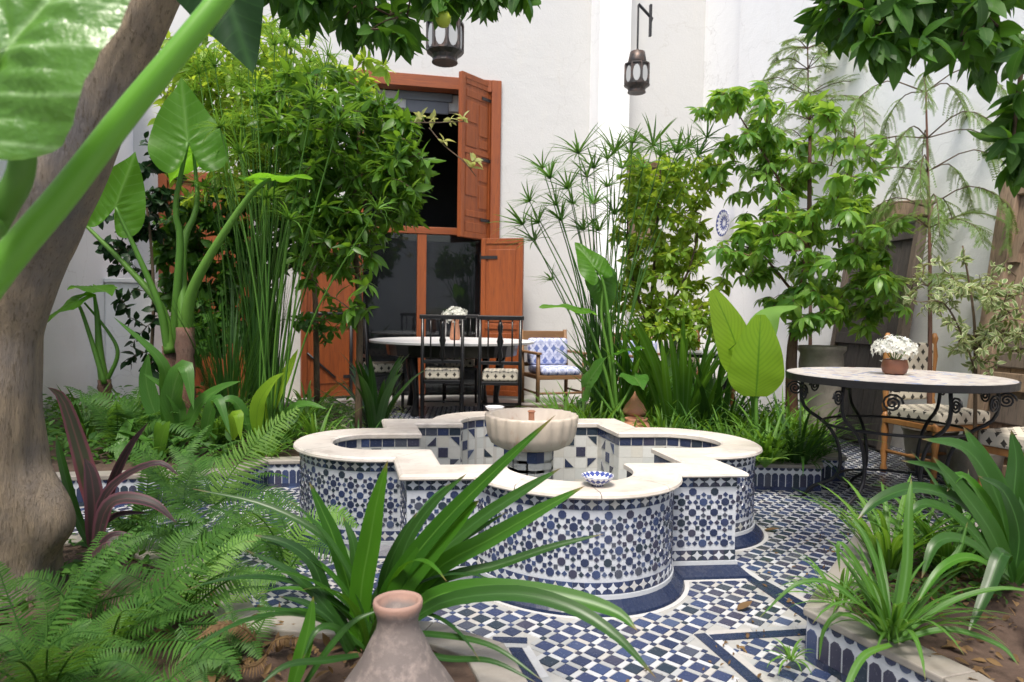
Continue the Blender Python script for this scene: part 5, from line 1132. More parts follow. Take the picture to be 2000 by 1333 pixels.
# --- long strappy leaves in the centre foreground
AG = thing('strappy_lily', 'large glossy strap leaved lily in the centre foreground behind the clay bottle', 'plant', onz(725, 1262, BZ - .02))
S = [([(742, 1215), (765, 1150), (840, 1050), (940, 945), (1085, 811)], (1.95, 1.75), 44), ([(755, 1215), (785, 1150), (850, 1065), (900, 1010), (936, 978)], (1.9, 1.8), 56), ([(700, 1260), (706, 1150), (722, 1060), (735, 985), (757, 900)], (1.95, 1.9), 50),
     ([(700, 1260), (690, 1180), (655, 1060), (630, 1000), (604, 942)], (2.0, 2.0), 34), ([(745, 1220), (772, 1130), (800, 1050), (850, 980), (912, 925)], (1.98, 1.95), 28), ([(770, 1215), (850, 1115), (960, 1052), (1050, 1000), (1142, 950)], (1.9, 1.85), 42), ([(765, 1215), (830, 1110), (930, 1020), (1020, 960), (1095, 915)], (2.0, 1.95), 32),
     ([(780, 1220), (860, 1135), (970, 1105), (1080, 1068), (1180, 1043)], (1.9, 1.85), 22), ([(780, 1220), (850, 1165), (960, 1150), (1100, 1165), (1200, 1195), (1245, 1232)], (1.85, 1.65), 44), ([(785, 1225), (870, 1175), (1000, 1160), (1110, 1185), (1200, 1240), (1282, 1325)], (1.83, 1.55), 36),
     ([(690, 1250), (640, 1170), (610, 1100), (560, 1062), (495, 1045)], (1.95, 1.9), 28), ([(700, 1240), (685, 1120), (620, 1040), (510, 985), (375, 955)], (2.0, 2.05), 17), ([(570, 1345), (590, 1280), (603, 1225), (612, 1165)], (1.7, 1.75), 34), ([(590, 1345), (640, 1270), (690, 1215), (745, 1190)], (1.72, 1.78), 14),
     ([(690, 1265), (640, 1190), (570, 1120), (480, 1075)], (1.9, 1.85), 22), ([(760, 1240), (850, 1240), (960, 1262), (1060, 1330)], (1.8, 1.6), 14), ([(760, 1250), (860, 1285), (960, 1292), (1050, 1335)], (1.75, 1.6), 14), ([(680, 1275), (650, 1215), (600, 1180), (545, 1165)], (1.85, 1.8), 18),
     ([(745, 1215), (752, 1130), (780, 1060), (815, 1000)], (2.0, 2.0), 26), ([(760, 1215), (840, 1085), (900, 1055), (990, 1000)], (2.0, 2.0), 20), ([(690, 1270), (660, 1230), (620, 1230), (590, 1290)], (1.8, 1.7), 16), ([(740, 1230), (700, 1130), (690, 1060), (670, 1010)], (2.05, 2.1), 24), ([(700, 1280), (640, 1290), (560, 1300), (500, 1345)], (1.75, 1.6), 16)]
for pts, d, w in S:
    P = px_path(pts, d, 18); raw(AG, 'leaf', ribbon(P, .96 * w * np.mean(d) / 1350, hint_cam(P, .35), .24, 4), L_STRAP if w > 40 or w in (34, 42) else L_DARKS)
for k in range(22):
    a = RNG.uniform(0, 2 * PI); L = RNG.uniform(.35, .62); P = arc_path(L, RNG.uniform(.15, .85), RNG.uniform(.7, 1.7), 14, RNG.uniform(-.3, .3)); ca, sa = math.cos(a), math.sin(a); P = P @ np.array([[ca, sa, 0], [-sa, ca, 0], [0, 0, 1]]) + org(AG) + V(RNG.normal(0, .03), RNG.normal(0, .03), 0)
    raw(AG, 'leaf', ribbon(P, RNG.uniform(.016, .032), V(0, -.3, 1), .28, 4), L_DARKS if k % 3 else L_STRAP)
# --- right corner: spider plant, dark strappy lily
def clump(name, label, cat, base, n, L, W, a0, cv, m, group=None, n_parts=40, r=.03, prof=strapw, nv=7, rest='foliage', fold=.22):
    C = thing(name, label, cat, base, group)
    vs_ = [strap_var(1.0, W / np.mean(L), RNG.uniform(*a0), RNG.uniform(*cv), 9, prof, fold, 2, RNG.uniform(-.25, .25)) for _ in range(nv)]
    its = []
    for i in range(n):
        a = 2 * PI * i / n * 2.6 + RNG.uniform(-.4, .4); q = RNG.random() ** .5 * r; M = np.eye(4); s = RNG.uniform(*L); ca, sa = math.cos(a), math.sin(a)
        M[:3, :3] = np.array([[ca, -sa, 0], [sa, ca, 0], [0, 0, 1]]) * s; M[:3, 3] = np.array(base) + V(-sa * q, ca * q, 0); its.append((int(RNG.integers(nv)), M))
    scatter(C, 'leaf', vs_, its, m, n_parts, rest); return C
SP = clump('spider_plant', 'spreading bright green spider plant spilling over the near right kerb', 'plant', onz(1742, 1252, BZ - .01), 70, (.18, .38), .013, (.1, .9), (.6, 1.9), L_GRASSM, 'spider plants', 70, .03)
for pts, d, w in [([(1745, 1250), (1640, 1150), (1560, 1140), (1480, 1210)], (1.98, 1.95), 12), ([(1740, 1250), (1690, 1130), (1640, 1060), (1640, 1120)], 2.0, 12), ([(1745, 1250), (1770, 1120), (1775, 1000), (1780, 935)], (2.0, 2.1), 20), ([(1740, 1250), (1650, 1200), (1610, 1230), (1600, 1290)], 1.95, 10), ([(1745, 1255), (1850, 1180), (1950, 1150), (2040, 1160)], (1.95, 1.9), 12), ([(1745, 1255), (1850, 1230), (1950, 1260), (1990, 1300)], (1.9, 1.8), 14), ([(1740, 1260), (1690, 1280), (1660, 1330), (1640, 1400)], (1.85, 1.7), 16), ([(1740, 1250), (1720, 1130), (1690, 1050), (1660, 1010)], (2.0, 2.1), 14), ([(1745, 1250), (1820, 1130), (1870, 1080), (1890, 1020)], (2.05, 2.1), 13)]:
    P = px_path(pts, d, 14); raw(SP, 'leaf', ribbon(P, w * np.mean(d) / 1350, hint_cam(P, .5), .25, 2), L_GRASSM)
clump('spider_plant', 'small spider plantlet hanging on the tiled kerb at the bottom right', 'plant', onz(1545, 1290, .06), 26, (.05, .10), .006, (.2, 1.0), (.8, 2.0), L_GRASS, 'spider plants', 26, .01)
clump('spider_plant', 'spider plant behind the white stone at the back of the near right bed', 'plant', onz(1800, 1060, BZ - .01), 40, (.16, .34), .012, (.1, .9), (.6, 1.8), L_GRASS, 'spider plants', 40, .04)
clump('spider_plant', 'low spider plant on the left corner of the near right kerb', 'plant', onz(1640, 1180, BZ - .01), 34, (.12, .24), .010, (.2, 1.0), (.6, 1.8), L_GRASS, 'spider plants', 34, .04)
clump('spider_plant', 'bright spider plant against the back kerb of the near right bed', 'plant', onz(1735, 1110, BZ - .01), 60, (.2, .42), .018, (.05, .8), (.4, 1.6), L_GRASS, 'spider plants', 60, .05)
clump('spider_plant', 'spider plant in the shade of the dark right corner lily', 'plant', onz(1850, 1120, BZ - .01), 60, (.2, .42), .018, (.05, .8), (.4, 1.6), L_GRASSM, 'spider plants', 60, .05)
AR = thing('strappy_lily', 'dark arching strap leaved lily in the right corner bed', 'plant', onz(1975, 1130, BZ - .02))
for pts, d, w in [([(1975, 1130), (1930, 1030), (1870, 950), (1822, 893)], (2.2, 2.2), 34), ([(1975, 1130), (1950, 980), (1890, 880), (1800, 858)], (2.3, 2.35), 36), ([(1980, 1130), (1955, 980), (1920, 900), (1882, 835)], (2.3, 2.4), 34), ([(1975, 1130), (1900, 1000), (1800, 955), (1720, 975), (1675, 1015)], (2.25, 2.15), 28), ([(1980, 1130), (1980, 980), (1985, 900), (1975, 840)], (2.35, 2.4), 30), ([(1975, 1130), (1890, 1060), (1830, 1060), (1800, 1130)], (2.15, 2.05), 24), ([(1980, 1135), (1960, 1080), (1930, 1150), (1890, 1240)], (2.1, 1.95), 26),
                   ([(1975, 1130), (1880, 1020), (1810, 985), (1770, 1010)], (2.2, 2.15), 24), ([(1985, 1130), (2010, 1000), (2030, 900), (2060, 860)], (2.3, 2.4), 32), ([(1975, 1135), (1900, 1090), (1840, 1110), (1790, 1180)], (2.1, 2.0), 18), ([(1975, 1130), (1935, 1000), (1880, 930), (1850, 960)], (2.25, 2.2), 22), ([(1980, 1130), (1990, 1040), (1960, 960), (1910, 930)], (2.2, 2.2), 28), ([(1975, 1130), (1900, 980), (1840, 920), (1760, 900)], (2.35, 2.4), 24), ([(1985, 1140), (2020, 1100), (2030, 1180), (2010, 1260)], (2.1, 1.95), 26)]:
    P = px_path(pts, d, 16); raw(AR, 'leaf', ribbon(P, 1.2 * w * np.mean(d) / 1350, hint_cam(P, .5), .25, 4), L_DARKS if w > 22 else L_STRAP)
clump('strappy_lily', 'third dark strap leaved lily behind the spider plants in the right corner', 'plant', onz(1900, 1090, BZ - .02), 26, (.3, .5), .026, (.2, .9), (.5, 1.6), L_DARKS, None, 26, .05)
clump('strappy_lily', 'second dark strap leaved lily half out of the right edge', 'plant', onz(2060, 1120, BZ - .02), 22, (.4, .6), .03, (.2, .8), (.5, 1.5), L_DARKS, None, 22, .05)

# ================================================================== left bed
def alocasia(label, base, trunk, pets, leaves, group='alocasias'):
    A = thing('alocasia', label, 'plant', base, group)
    if trunk:
        P = spline(trunk[0], 14); b = MB(); b.tube(P, [trunk[1] * (1 + .12 * math.sin(i * 2.4)) for i in range(14)], 14); b.build('trunk', REDBARK, A, smooth=True)
    for pts, d, w0, w1 in pets: k = np.mean(d) / 1350; tubew(A, px_path(pts, d, 10), w0 * k / 2.7, w1 * k / 2.7, L_PETM, n=10)
    for (x, y, d, tip, zd, s, m, *hh) in leaves:
        c = at(x, y, d); dirv = CR * tip[0] - CU * tip[1] + CF * (tip[2] if len(tip) > 2 else 0); place(A, 'leaf', hh[0] if hh else HRT, frame(c, dirv, V(*zd) if len(zd) == 3 else zd, s, s * (1.14 if s > .6 else 1)), m)
    return A
HRT = heart(.10, .028, .03, 12, .12); HRT2 = heart(.22, .006, .05, 7, .05)
q = gz(338, 860, 4.9)
cz = -CF
alocasia('tall alocasia with a big translucent heart leaf high beside the leaning trunk', q, ([q, at(337, 760, 4.9), at(334, 676, 4.9)], .062), [([(332, 690), (318, 610), (270, 545), (163, 436)], 4.85, 30, 9), ([(330, 690), (312, 600), (270, 500), (226, 405)], (4.85, 4.7), 24, 8), ([(340, 690), (345, 590), (352, 470), (343, 400), (367, 278)], (4.9, 4.7), 28, 9)],
         [(367, 277, 4.7, (-.16, -1, .12), V(-.24, .97, .3), .61, L_TARO), (226, 402, 4.7, (.32, -1, .1), V(-.1, .95, .3), .54, L_TARO)])
q = gz(364, 870, 4.75)
alocasia('alocasia with thick stalks fanning out left of the papyrus', q, ([q, at(362, 760, 4.75), at(362, 640, 4.75)], .062), [([(362, 655), (372, 580), (410, 500), (487, 384), (528, 350)], (4.75, 4.5), 36, 9), ([(360, 655), (356, 560), (360, 470), (385, 400), (378, 300)], (4.8, 5.1), 30, 8)],
         [(525, 348, 4.5, (1, -.05, -.25), cz * .12 + V(.1, 0, 1), .44, L_TARO), (378, 298, 5.1, (-.5, .3, .3), cz * .2 + V(.2, 0, .9), .5, L_TARO), ])
q = gz(205, 850, 5.4)
alocasia('small alocasia with a floppy yellowish leaf against the white left wall', q, ([q, at(206, 790, 5.4), at(204, 742, 5.4)], .05), [([(204, 750), (195, 690), (190, 620), (184, 575)], 5.4, 26, 7), ([(204, 750), (180, 670), (160, 610), (150, 590)], 5.35, 14, 6), ([(206, 750), (230, 690), (205, 640), (165, 592)], 5.4, 12, 5)],
         [(184, 562, 5.35, (.6, .1, -.5), cz * .15 + V(.1, -.1, 1), .46, L_TARO), (150, 588, 5.3, (-.7, .5, -.3), cz * .3 + V(0, 0, .8), .38, L_TARO)])
# papyrus
def sedge(name, label, base, heads, d, m_leaf, hw, n_stem_extra=0, group='umbrella sedges', spread=30, px0=None, py0=None, nleaf=22, lw=.045, seed=0, droop=.8):
    S_ = thing(name, label, 'plant', base, group); rg = np.random.default_rng(seed); vs_ = [whorl(nleaf, 1, lw, droop, rg) for _ in range(3)]
    for i, h in enumerate(heads):
        dd = d + rg.uniform(-.35, .35); tp = at(h[0], h[1], dd); b0 = at(px0 + rg.normal(0, spread), py0, d); b0[2] = BZ - .03; b0[:2] += rg.normal(0, .02, 2)
        mid = (b0 * .45 + tp * .55); mid[:2] = b0[:2] + (tp[:2] - b0[:2]) * .38; b = MB(); P = spline([b0, mid, tp], 10); b.tube(P, np.linspace(.008, .0042, 10), 5, cap=False); b.uv = [(u, .5) for u, v_ in b.uv]; b.build('stem', m_leaf, S_, smooth=True)
        place(S_, 'leaf_whorl', vs_[i % 3], frame(tp, np.cross(nrm(P[-1] - P[-2]), V(rg.normal(), rg.normal(), .1)), nrm(P[-1] - P[-2]), hw * rg.uniform(.75, 1.15) * (h[2] if len(h) > 2 else 1)), m_leaf)
    return S_
rg0 = np.random.default_rng(11)
hp = [(560, 90), (500, 120), (600, 150), (540, 190), (470, 170), (640, 110), (420, 130), (590, 240), (520, 260), (690, 345), (635, 330), (515, 390), (440, 340), (580, 60), (480, 60), (530, 320), (610, 290), (380, 180), (560, 330), (455, 240)] + [(rg0.uniform(380, 640), rg0.uniform(80, 400)) for _ in range(22)]
sedge('papyrus', 'tall papyrus with light green feathery heads left of the orange door', gz(512, 800, 5.3), hp, 5.3, L_PAP, .30, px0=512, py0=800, spread=16, nleaf=24, lw=.035, seed=3, group=None, droop=1.1)
sedge('papyrus', 'nearer papyrus with large drooping bright heads before the leafy tree', gz(530, 820, 4.8), [(692, 340, 1.5), (640, 322, 1.3), (520, 388, 1.4), (735, 410, 1.1), (600, 290, 1.2), (565, 430, 1.1), (470, 300, 1.2), (545, 240, 1.2), (610, 200, 1.1), (500, 190, 1.1), (660, 240, 1.0), (430, 250, 1.1)], 4.65, L_PAP, .27, px0=525, py0=820, spread=12, nleaf=26, lw=.05, seed=13, group=None, droop=1.2)
clump('reed_clump', 'thick bundle of upright green reeds at the foot of the papyrus', 'plant', gz(512, 800, 5.25), 90, (.7, 1.5), .016, (0, .10), (-.05, .14), L_GRASSD, None, 90, .10)
clump('reed_clump', 'dark drooping fine reeds between the alocasia stalks and the papyrus', 'plant', gz(450, 830, 5.0), 120, (.8, 1.35), .010, (.02, .28), (.0, .5), L_GRASSD, None, 120, .08)
# shrubs of the left bed
def shrub(name, label, cat, base, limbs, tips, per, var, size, m, n_parts=220, group=None, **k):
    S_ = thing(name, label, cat, base, group); grow(S_, limbs, tips, per, var, size, m, n_parts, **k); return S_
q = gz(700, 800, 5.2)
shrub('leafy_tree', 'small glossy leaved tree whose crown hides the left half of the orange door', 'tree', q, [([q, at(702, 600, 5.2), at(690, 430, 5.2), at(706, 200, 5.2)], .030, .014), ([at(690, 430, 5.2), at(760, 330, 5.0), at(820, 300, 4.9)], .012, .004), ([at(690, 450, 5.2), at(620, 360, 5.2), at(560, 300, 5.2)], .012, .004)],
      crown(700, 330, 5.1, 130, 150, 150, .5) + crown(630, 250, 5.2, 130, 130, 110, .5) + crown(785, 350, 5.0, 66, 90, 44, .3) + crown(650, 470, 5.1, 95, 90, 50, .4) + crown(680, 580, 5.0, 60, 60, 8, .3), 9, LONGV + BUSHV, .135, L_BUSH, 300, droop=.45)
q = gz(620, 830, 6.2)
shrub('leafy_tree', 'lighter green tree behind the papyrus with sunlit yellowish top leaves', 'tree', q, [([q, at(610, 500, 6.2), at(560, 250, 6.2), at(570, 80, 6.2)], .03, .012), ([at(610, 480, 6.2), at(480, 330, 6.2), at(420, 200, 6.2)], .014, .005)],
      crown(540, 190, 6.2, 150, 140, 150, .6) + crown(420, 180, 6.2, 120, 120, 100, .6) + crown(470, 340, 6.3, 130, 120, 90, .5) + crown(730, 160, 6.0, 60, 50, 16, .3), 9, BUSHV, .13, L_BUSHL, 260, droop=.3)
q = gz(285, 850, 5.8)
shrub('dark_shrub', 'very dark leaved shrub hanging over the white wall left of the alocasia', 'shrub', q, [([q, at(300, 600, 5.8), at(290, 430, 5.8), at(270, 330, 5.8)], .018, .008)],
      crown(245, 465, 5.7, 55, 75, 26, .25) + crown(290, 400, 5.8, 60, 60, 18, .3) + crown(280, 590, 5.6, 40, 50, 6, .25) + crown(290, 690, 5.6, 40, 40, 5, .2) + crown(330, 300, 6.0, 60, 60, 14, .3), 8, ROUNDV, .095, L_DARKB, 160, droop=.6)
q = gz(450, 850, 6.3)
shrub('dark_shrub', 'dark green background shrub filling the gaps below the leafy trees', 'shrub', q, [([q, at(450, 600, 6.4), at(440, 400, 6.4)], .02, .008), ([at(450, 640, 6.4), at(600, 480, 6.4), at(640, 400, 6.4)], .012, .005)],
      crown(430, 480, 6.4, 120, 130, 170, .4) + crown(580, 430, 6.4, 120, 110, 130, .4) + crown(440, 620, 6.3, 110, 70, 80, .4) + crown(345, 520, 6.4, 40, 110, 40, .3) + crown(640, 640, 6.0, 60, 60, 8, .3) + crown(400, 650, 6.0, 70, 70, 20, .4), 9, ROUNDV + BUSHV, .11, L_CIT, 160, droop=.4)
# sparse runner across the door
q = at(820, 235, 5.0); RUN = thing('vine_sprig', 'thin vine sprig with pale yellowish leaves reaching across the dark doorway', 'vine', q)
grow(RUN, [([at(800, 240, 5.0), at(850, 240, 4.95), at(905, 238, 4.9)], .005, .003), ([at(838, 250, 5.0), at(868, 285, 4.95), at(905, 315, 4.9), at(930, 345, 4.9)], .005, .003)], [at(905, 232, 4.9), at(868, 275, 4.95), at(922, 325, 4.9), at(846, 230, 5.0), at(818, 228, 5), at(880, 232, 4.95), at(930, 310, 4.9)], 7, BUSHV, .075, M_leaf('pale_vine_leaf', (.30, .34, .12), (.45, .46, .22), .5, .35), 60, droop=.2)
# lance leaved plants, lilies, low growth
LN = thing('lance_leaf_plant', 'broad lance leaved plant below the alocasia trunks', 'plant', gz(350, 850, 4.5))
for pts, d, w in [([(322, 840), (325, 760), (310, 700), (222, 620)], (4.4, 4.2), 36), ([(345, 850), (335, 780), (360, 715), (378, 800)], (4.4, 4.2), 56), ([(360, 850), (390, 790), (430, 760), (470, 745)], (4.4, 4.3), 40), ([(330, 850), (300, 800), (285, 740), (290, 690)], (4.5, 4.5), 46), ([(400, 860), (410, 810), (425, 780), (450, 850)], (4.3, 4.1), 40), ([(350, 850), (350, 800), (325, 760), (280, 730)], (4.4, 4.3), 34)]:
    P = px_path(pts, d, 14); raw(LN, 'leaf', ribbon(P, .72 * w * np.mean(d) / 1350, hint_cam(P, .5), .25, 4, lancew), L_LANCE)
GB = thing('lance_leaf_plant', 'bright green lance leaved plant before the white door reveal', 'plant', gz(515, 850, 4.8))
for pts, d, w in [([(500, 850), (505, 790), (530, 750), (555, 728)], (4.6, 4.5), 38), ([(510, 850), (535, 780), (560, 730), (582, 682)], (4.7, 4.7), 34), ([(455, 860), (455, 830), (465, 810), (470, 860)], (4.3, 4.2), 34), ([(490, 850), (470, 800), (450, 780), (420, 790)], (4.6, 4.5), 30), ([(520, 850), (570, 800), (600, 790), (640, 800)], (4.7, 4.6), 26)]:
    P = px_path(pts, d, 14); raw(GB, 'leaf', ribbon(P, .8 * w * np.mean(d) / 1350, hint_cam(P, .5), .25, 4, lancew), L_BAN if w > 33 else L_LANCE)
CV = clump('strappy_lily', 'dark upright strap leaved lily left of the white dining table', 'plant', gz(735, 800, 5.3), 24, (.42, .72), .062, (.05, .75), (.1, .9), L_DARKS, None, 24, .06)
rgc = np.random.default_rng(21)
def low(name, label, px, py, d, n, L, W, m, group, a0=(.1, .9), cv=(.5, 1.6), r=.06): return clump(name, label, 'plant', gz(px, py, d), n, L, W, a0, cv, m, group, min(n, 40), r)
low('grass_tuft', 'grass tuft at the left of the fountain beside the red stems', 620, 850, 4.7, 46, (.18, .42), .016, L_GRASS, 'grass tufts of the left bed')
low('grass_tuft', 'low grass tuft just behind the far left block of the fountain rim', 700, 840, 4.8, 50, (.12, .24), .012, L_GRASSD, 'grass tufts of the left bed', r=.12)
low('grass_tuft', 'yellow green grass tuft between the papyrus and the orange door leaf', 600, 800, 5.6, 44, (.3, .6), .018, L_GRASS, 'grass tufts of the left bed')
low('grass_tuft', 'dark grass tuft in the left bed under the ferns', 300, 890, 4.5, 44, (.2, .45), .016, L_GRASSD, 'grass tufts of the left bed')
low('grass_tuft', 'bright grass tuft between the alocasia trunks and the papyrus', 430, 860, 4.8, 60, (.25, .5), .016, L_GRASS, 'grass tufts of the left bed')
low('grass_tuft', 'tall grass tuft at the left front of the papyrus reeds', 560, 850, 5.0, 60, (.3, .55), .016, L_GRASSM, 'grass tufts of the left bed')
low('grass_tuft', 'grass tuft against the white left wall below the small alocasia', 170, 880, 5.0, 60, (.3, .5), .018, L_GRASSM, 'grass tufts of the left bed')
low('grass_tuft', 'grass tuft leaning over the kerb of the left bed', 520, 895, 4.45, 50, (.15, .32), .013, L_GRASS, 'grass tufts of the left bed')
low('grass_tuft', 'yellowish grass tuft under the dark shrub of the left bed', 260, 860, 5.4, 60, (.3, .6), .018, L_GRASS, 'grass tufts of the left bed')
LN2 = thing('lance_leaf_plant', 'lance leaved plant spreading low at the front of the left bed', 'plant', gz(300, 880, 4.4))
for i in range(16):
    a = i * 2.4; P = arc_path(RNG.uniform(.25, .45), RNG.uniform(.3, .8), .9, 9); ca, sa = math.cos(a), math.sin(a); P = P @ np.array([[ca, sa, 0], [-sa, ca, 0], [0, 0, 1]]) + org(LN2) + V(RNG.normal(0, .14), RNG.normal(0, .08), 0); raw(LN2, 'leaf', ribbon(P, .075, V(0, 0, 1), .2, 4, lancew), L_LANCE)
def cover(label, pts, n, size, m, zr=(.0, .12), z0=BZ):
    rg = np.random.default_rng(len(label)); its = []
    poly = [tuple(onz(x, y, BZ)[:2]) for x, y in pts]; lo, hi = np.min(poly, 0), np.max(poly, 0); c = 0
    while len(its) < n and c < n * 20:
        c += 1; p = rg.uniform(lo, hi)
        if inside(p, poly): its.append((int(rg.integers(3)), frame(V(*p, z0 - .015 + rg.uniform(*zr) * (0.5 + .5 * math.sin(p[0] * 9) * math.sin(p[1] * 7))), V(rg.normal(), rg.normal(), rg.uniform(-.1, .9)), V(rg.normal() * .5, rg.normal() * .5 - .2, 1), size * rg.uniform(.6, 1.4))))
    E_ = thing('bed_middle', label, 'ground cover', (*np.mean(poly, 0), BZ)); scatter(E_, 'leaf', BUSHV, its, m, 0, 'ground_cover'); o = E_.children[0]; o.parent = None; o.location = E_.location; tag(o, label, 'ground cover'); bpy.data.objects.remove(E_); return o
cover('low leafy ground cover over the left bed behind the ferns', [(-150, 900), (200, 905), (430, 910), (560, 893), (700, 845), (730, 800), (300, 790), (-150, 800)], 3600, .065, L_FERN, (0, .22))
cover('fine pale green ground cover behind the far left block of the fountain', [(600, 870), (735, 845), (800, 805), (700, 790), (600, 800)], 900, .035, L_VAR, (0, .14))
cover('tangle of small green leaves between the near ferns', [(-100, 1240), (330, 1250), (480, 1140), (440, 1010), (-100, 1010)], 700, .045, L_FERN, (0, .10))

# ================================================================== right bed
hr = [(1060, 330), (1110, 370), (1160, 330), (1215, 330), (1275, 285), (1320, 300), (1160, 400), (1140, 450), (1200, 420), (1045, 470), (1380, 270), (1075, 350), (1035, 395), (1052, 437), (1097, 432), (1130, 300), (1147, 347), (1187, 312), (1236, 280), (1342, 290), (1362, 305), (1078, 548, .8), (1170, 452), (1200, 300), (1186, 366), (1290, 305), (1087, 402), (1230, 300), (1022, 440), (1310, 330), (1255, 330), (1120, 400, .7)]
sedge('umbrella_sedge', 'umbrella sedge with starry heads against the white wall right of the orange door', gz(1185, 795, 5.6), hr, 5.6, L_CYP, .30, px0=1180, py0=795, spread=14, nleaf=22, lw=.055, seed=8, group=None, droop=.55)
clump('reed_clump', 'bundle of dark upright stems at the foot of the umbrella sedge', 'plant', gz(1180, 795, 5.6), 60, (.7, 1.35), .012, (0, .16), (-.1, .2), L_GRASSD, None, 60, .12)
q = gz(1262, 800, 5.9)
shrub('leafy_shrub', 'bushy shrub with yellow green new growth between the sedge and the umbrella tree', 'shrub', q, [([q, at(1258, 700, 5.9), at(1275, 560, 5.9), at(1290, 330, 5.9)], .030, .008), ([at(1262, 660, 5.9), at(1340, 540, 5.8), at(1370, 420, 5.8)], .014, .005), ([at(1265, 640, 5.9), at(1230, 520, 5.9), at(1225, 400, 5.9)], .014, .005)],
      crown(1290, 440, 5.9, 95, 130, 170, .42) + crown(1330, 560, 5.8, 90, 85, 70, .4) + crown(1275, 350, 5.9, 80, 60, 50, .3) + crown(1390, 350, 5.9, 40, 50, 18, .2) + crown(1235, 600, 5.9, 60, 60, 34, .2) + crown(1370, 640, 5.7, 60, 40, 26, .2) + crown(1290, 640, 5.7, 70, 40, 26, .2), 10, BUSHV, .092, L_BUSHL, 300, droop=.35)
clump('sword_leaf_plant', 'dark sword leaved clump standing under the bushy shrub', 'plant', gz(1325, 805, 5.5), 80, (.6, 1.1), .050, (0, .5), (.1, 1.1), L_GRASSM, 'sword leaved clumps', 80, .22)
clump('sword_leaf_plant', 'dark sword leaved clump left of the shrub trunk behind the clay jar', 'plant', gz(1225, 800, 5.7), 64, (.5, 1.0), .050, (0, .5), (.1, 1.1), L_GRASSM, 'sword leaved clumps', 70, .2)
clump('sword_leaf_plant', 'sword leaved clump between the banana stalk and the shrub', 'plant', gz(1400, 805, 5.4), 50, (.4, .8), .036, (0, .5), (0, .7), L_GRASSD, 'sword leaved clumps', 50, .16)
q = gz(1205, 805, 5.2)
alocasia('taro with a bright leaf and a pale flat leaf among the sedge stems', q, None, [([(1205, 805), (1195, 680), (1180, 560), (1160, 520)], 5.2, 10, 6), ([(1205, 805), (1190, 700), (1175, 620), (1178, 560)], 5.25, 10, 6), ([(1200, 805), (1180, 720), (1150, 640), (1120, 604)], 5.15, 10, 5), ([(1205, 805), (1225, 770), (1240, 740)], 5.0, 8, 5), ([(1195, 805), (1170, 770), (1150, 745)], 5.0, 8, 5)],
         [(1160, 522, 5.2, (-.55, -.9, .3), cz * .8 + V(.1, 0, .5), .36, L_TARO), (1176, 556, 5.25, (.2, .9, .2), cz * .75 + V(.1, 0, .3), .36, L_LANCE), (1125, 604, 5.1, (-1, -.15, -.3), cz * .2 + V(0, 0, 1), .40, L_TARO), (1240, 738, 5.0, (.1, .25, -1), cz * .15 + V(0, 0, 1), .30, L_LANCE), (1222, 685, 5.2, (.9, -.2, -.5), cz * .2 + V(0, 0, 1), .24, L_TARO), (1150, 745, 5.0, (.3, -.6, -.4), cz * .4 + V(-.4, 0, .7), .36, L_LANCE)])
# banana
BN = thing('banana_plant', 'young banana plant with glowing yellow green paddle leaves beside the mosaic table', 'plant', gz(1478, 830, 4.75))
bp = lambda t: max(0.0, math.sin(PI * min(1, (t * .93 + .05)) ** .85)) ** .62
for pts, d, w, lab in [([(1476, 775), (1479, 740), (1482, 690), (1486, 615)], (4.7, 4.65), 116, 0), ([(1460, 735), (1447, 700), (1425, 640), (1392, 566)], (4.85, 4.8), 80, 0), ([(1470, 745), (1478, 670), (1505, 610), (1556, 598)], (4.95, 4.95), 62, 1)]:
    P = px_path(pts, d, 18); h = nrm(-CF + V(.1, 0, .15)) if not lab else V(0, -.3, 1); raw(BN, 'leaf', ribbon(P, w * np.mean(d) / 1350, h, -.10, 8, bp, .03), L_BAN if not lab else L_FERNL)
for pts, d in [([(1478, 860), (1477, 800), (1478, 765)], 4.72), ([(1474, 860), (1470, 790), (1458, 730)], 4.85), ([(1480, 860), (1476, 790), (1472, 740)], 4.92)]: tubew(BN, px_path(pts, d, 8), .016, .010, L_PETM, 'stalk', 10)
# umbrella tree
SV = [palmate(8, .22, .45), palmate(7, .24, .8), palmate(8, .21, .2), palmate(6, .23, .6)]
q = gz(1548, 830, 5.45)
shrub('umbrella_tree', 'umbrella tree with hand shaped glossy leaves in the middle of the right side', 'tree', q, [([q, at(1546, 700, 5.45), at(1556, 620, 5.45), at(1578, 480, 5.45), at(1582, 260, 5.45)], .052, .012), ([at(1556, 600, 5.45), at(1640, 520, 5.4), at(1700, 470, 5.4)], .016, .006), ([at(1575, 480, 5.45), at(1520, 350, 5.4), at(1440, 220, 5.4)], .016, .005), ([at(1578, 450, 5.45), at(1660, 330, 5.5), at(1670, 250, 5.5)], .014, .005), ([at(1556, 580, 5.45), at(1490, 500, 5.3), at(1450, 480, 5.3)], .012, .005)],
      crown(1570, 490, 5.4, 160, 100, 70, .7) + crown(1560, 370, 5.4, 130, 90, 38, .7) + crown(1650, 350, 5.5, 100, 100, 28, .6) + crown(1450, 205, 5.4, 95, 50, 22, .4) + crown(1560, 255, 5.4, 120, 85, 28, .5) + crown(1470, 310, 5.4, 85, 70, 18, .4) + crown(1690, 560, 5.3, 90, 85, 42, .4) + crown(1570, 600, 5.3, 100, 50, 26, .4) + crown(1470, 480, 5.3, 80, 60, 22, .4) + crown(1710, 440, 5.4, 60, 70, 14, .3), 2, SV, .205, L_SCHEF, 300, droop=.2, spread=.9, bark=REDBARK, flat=1.6)
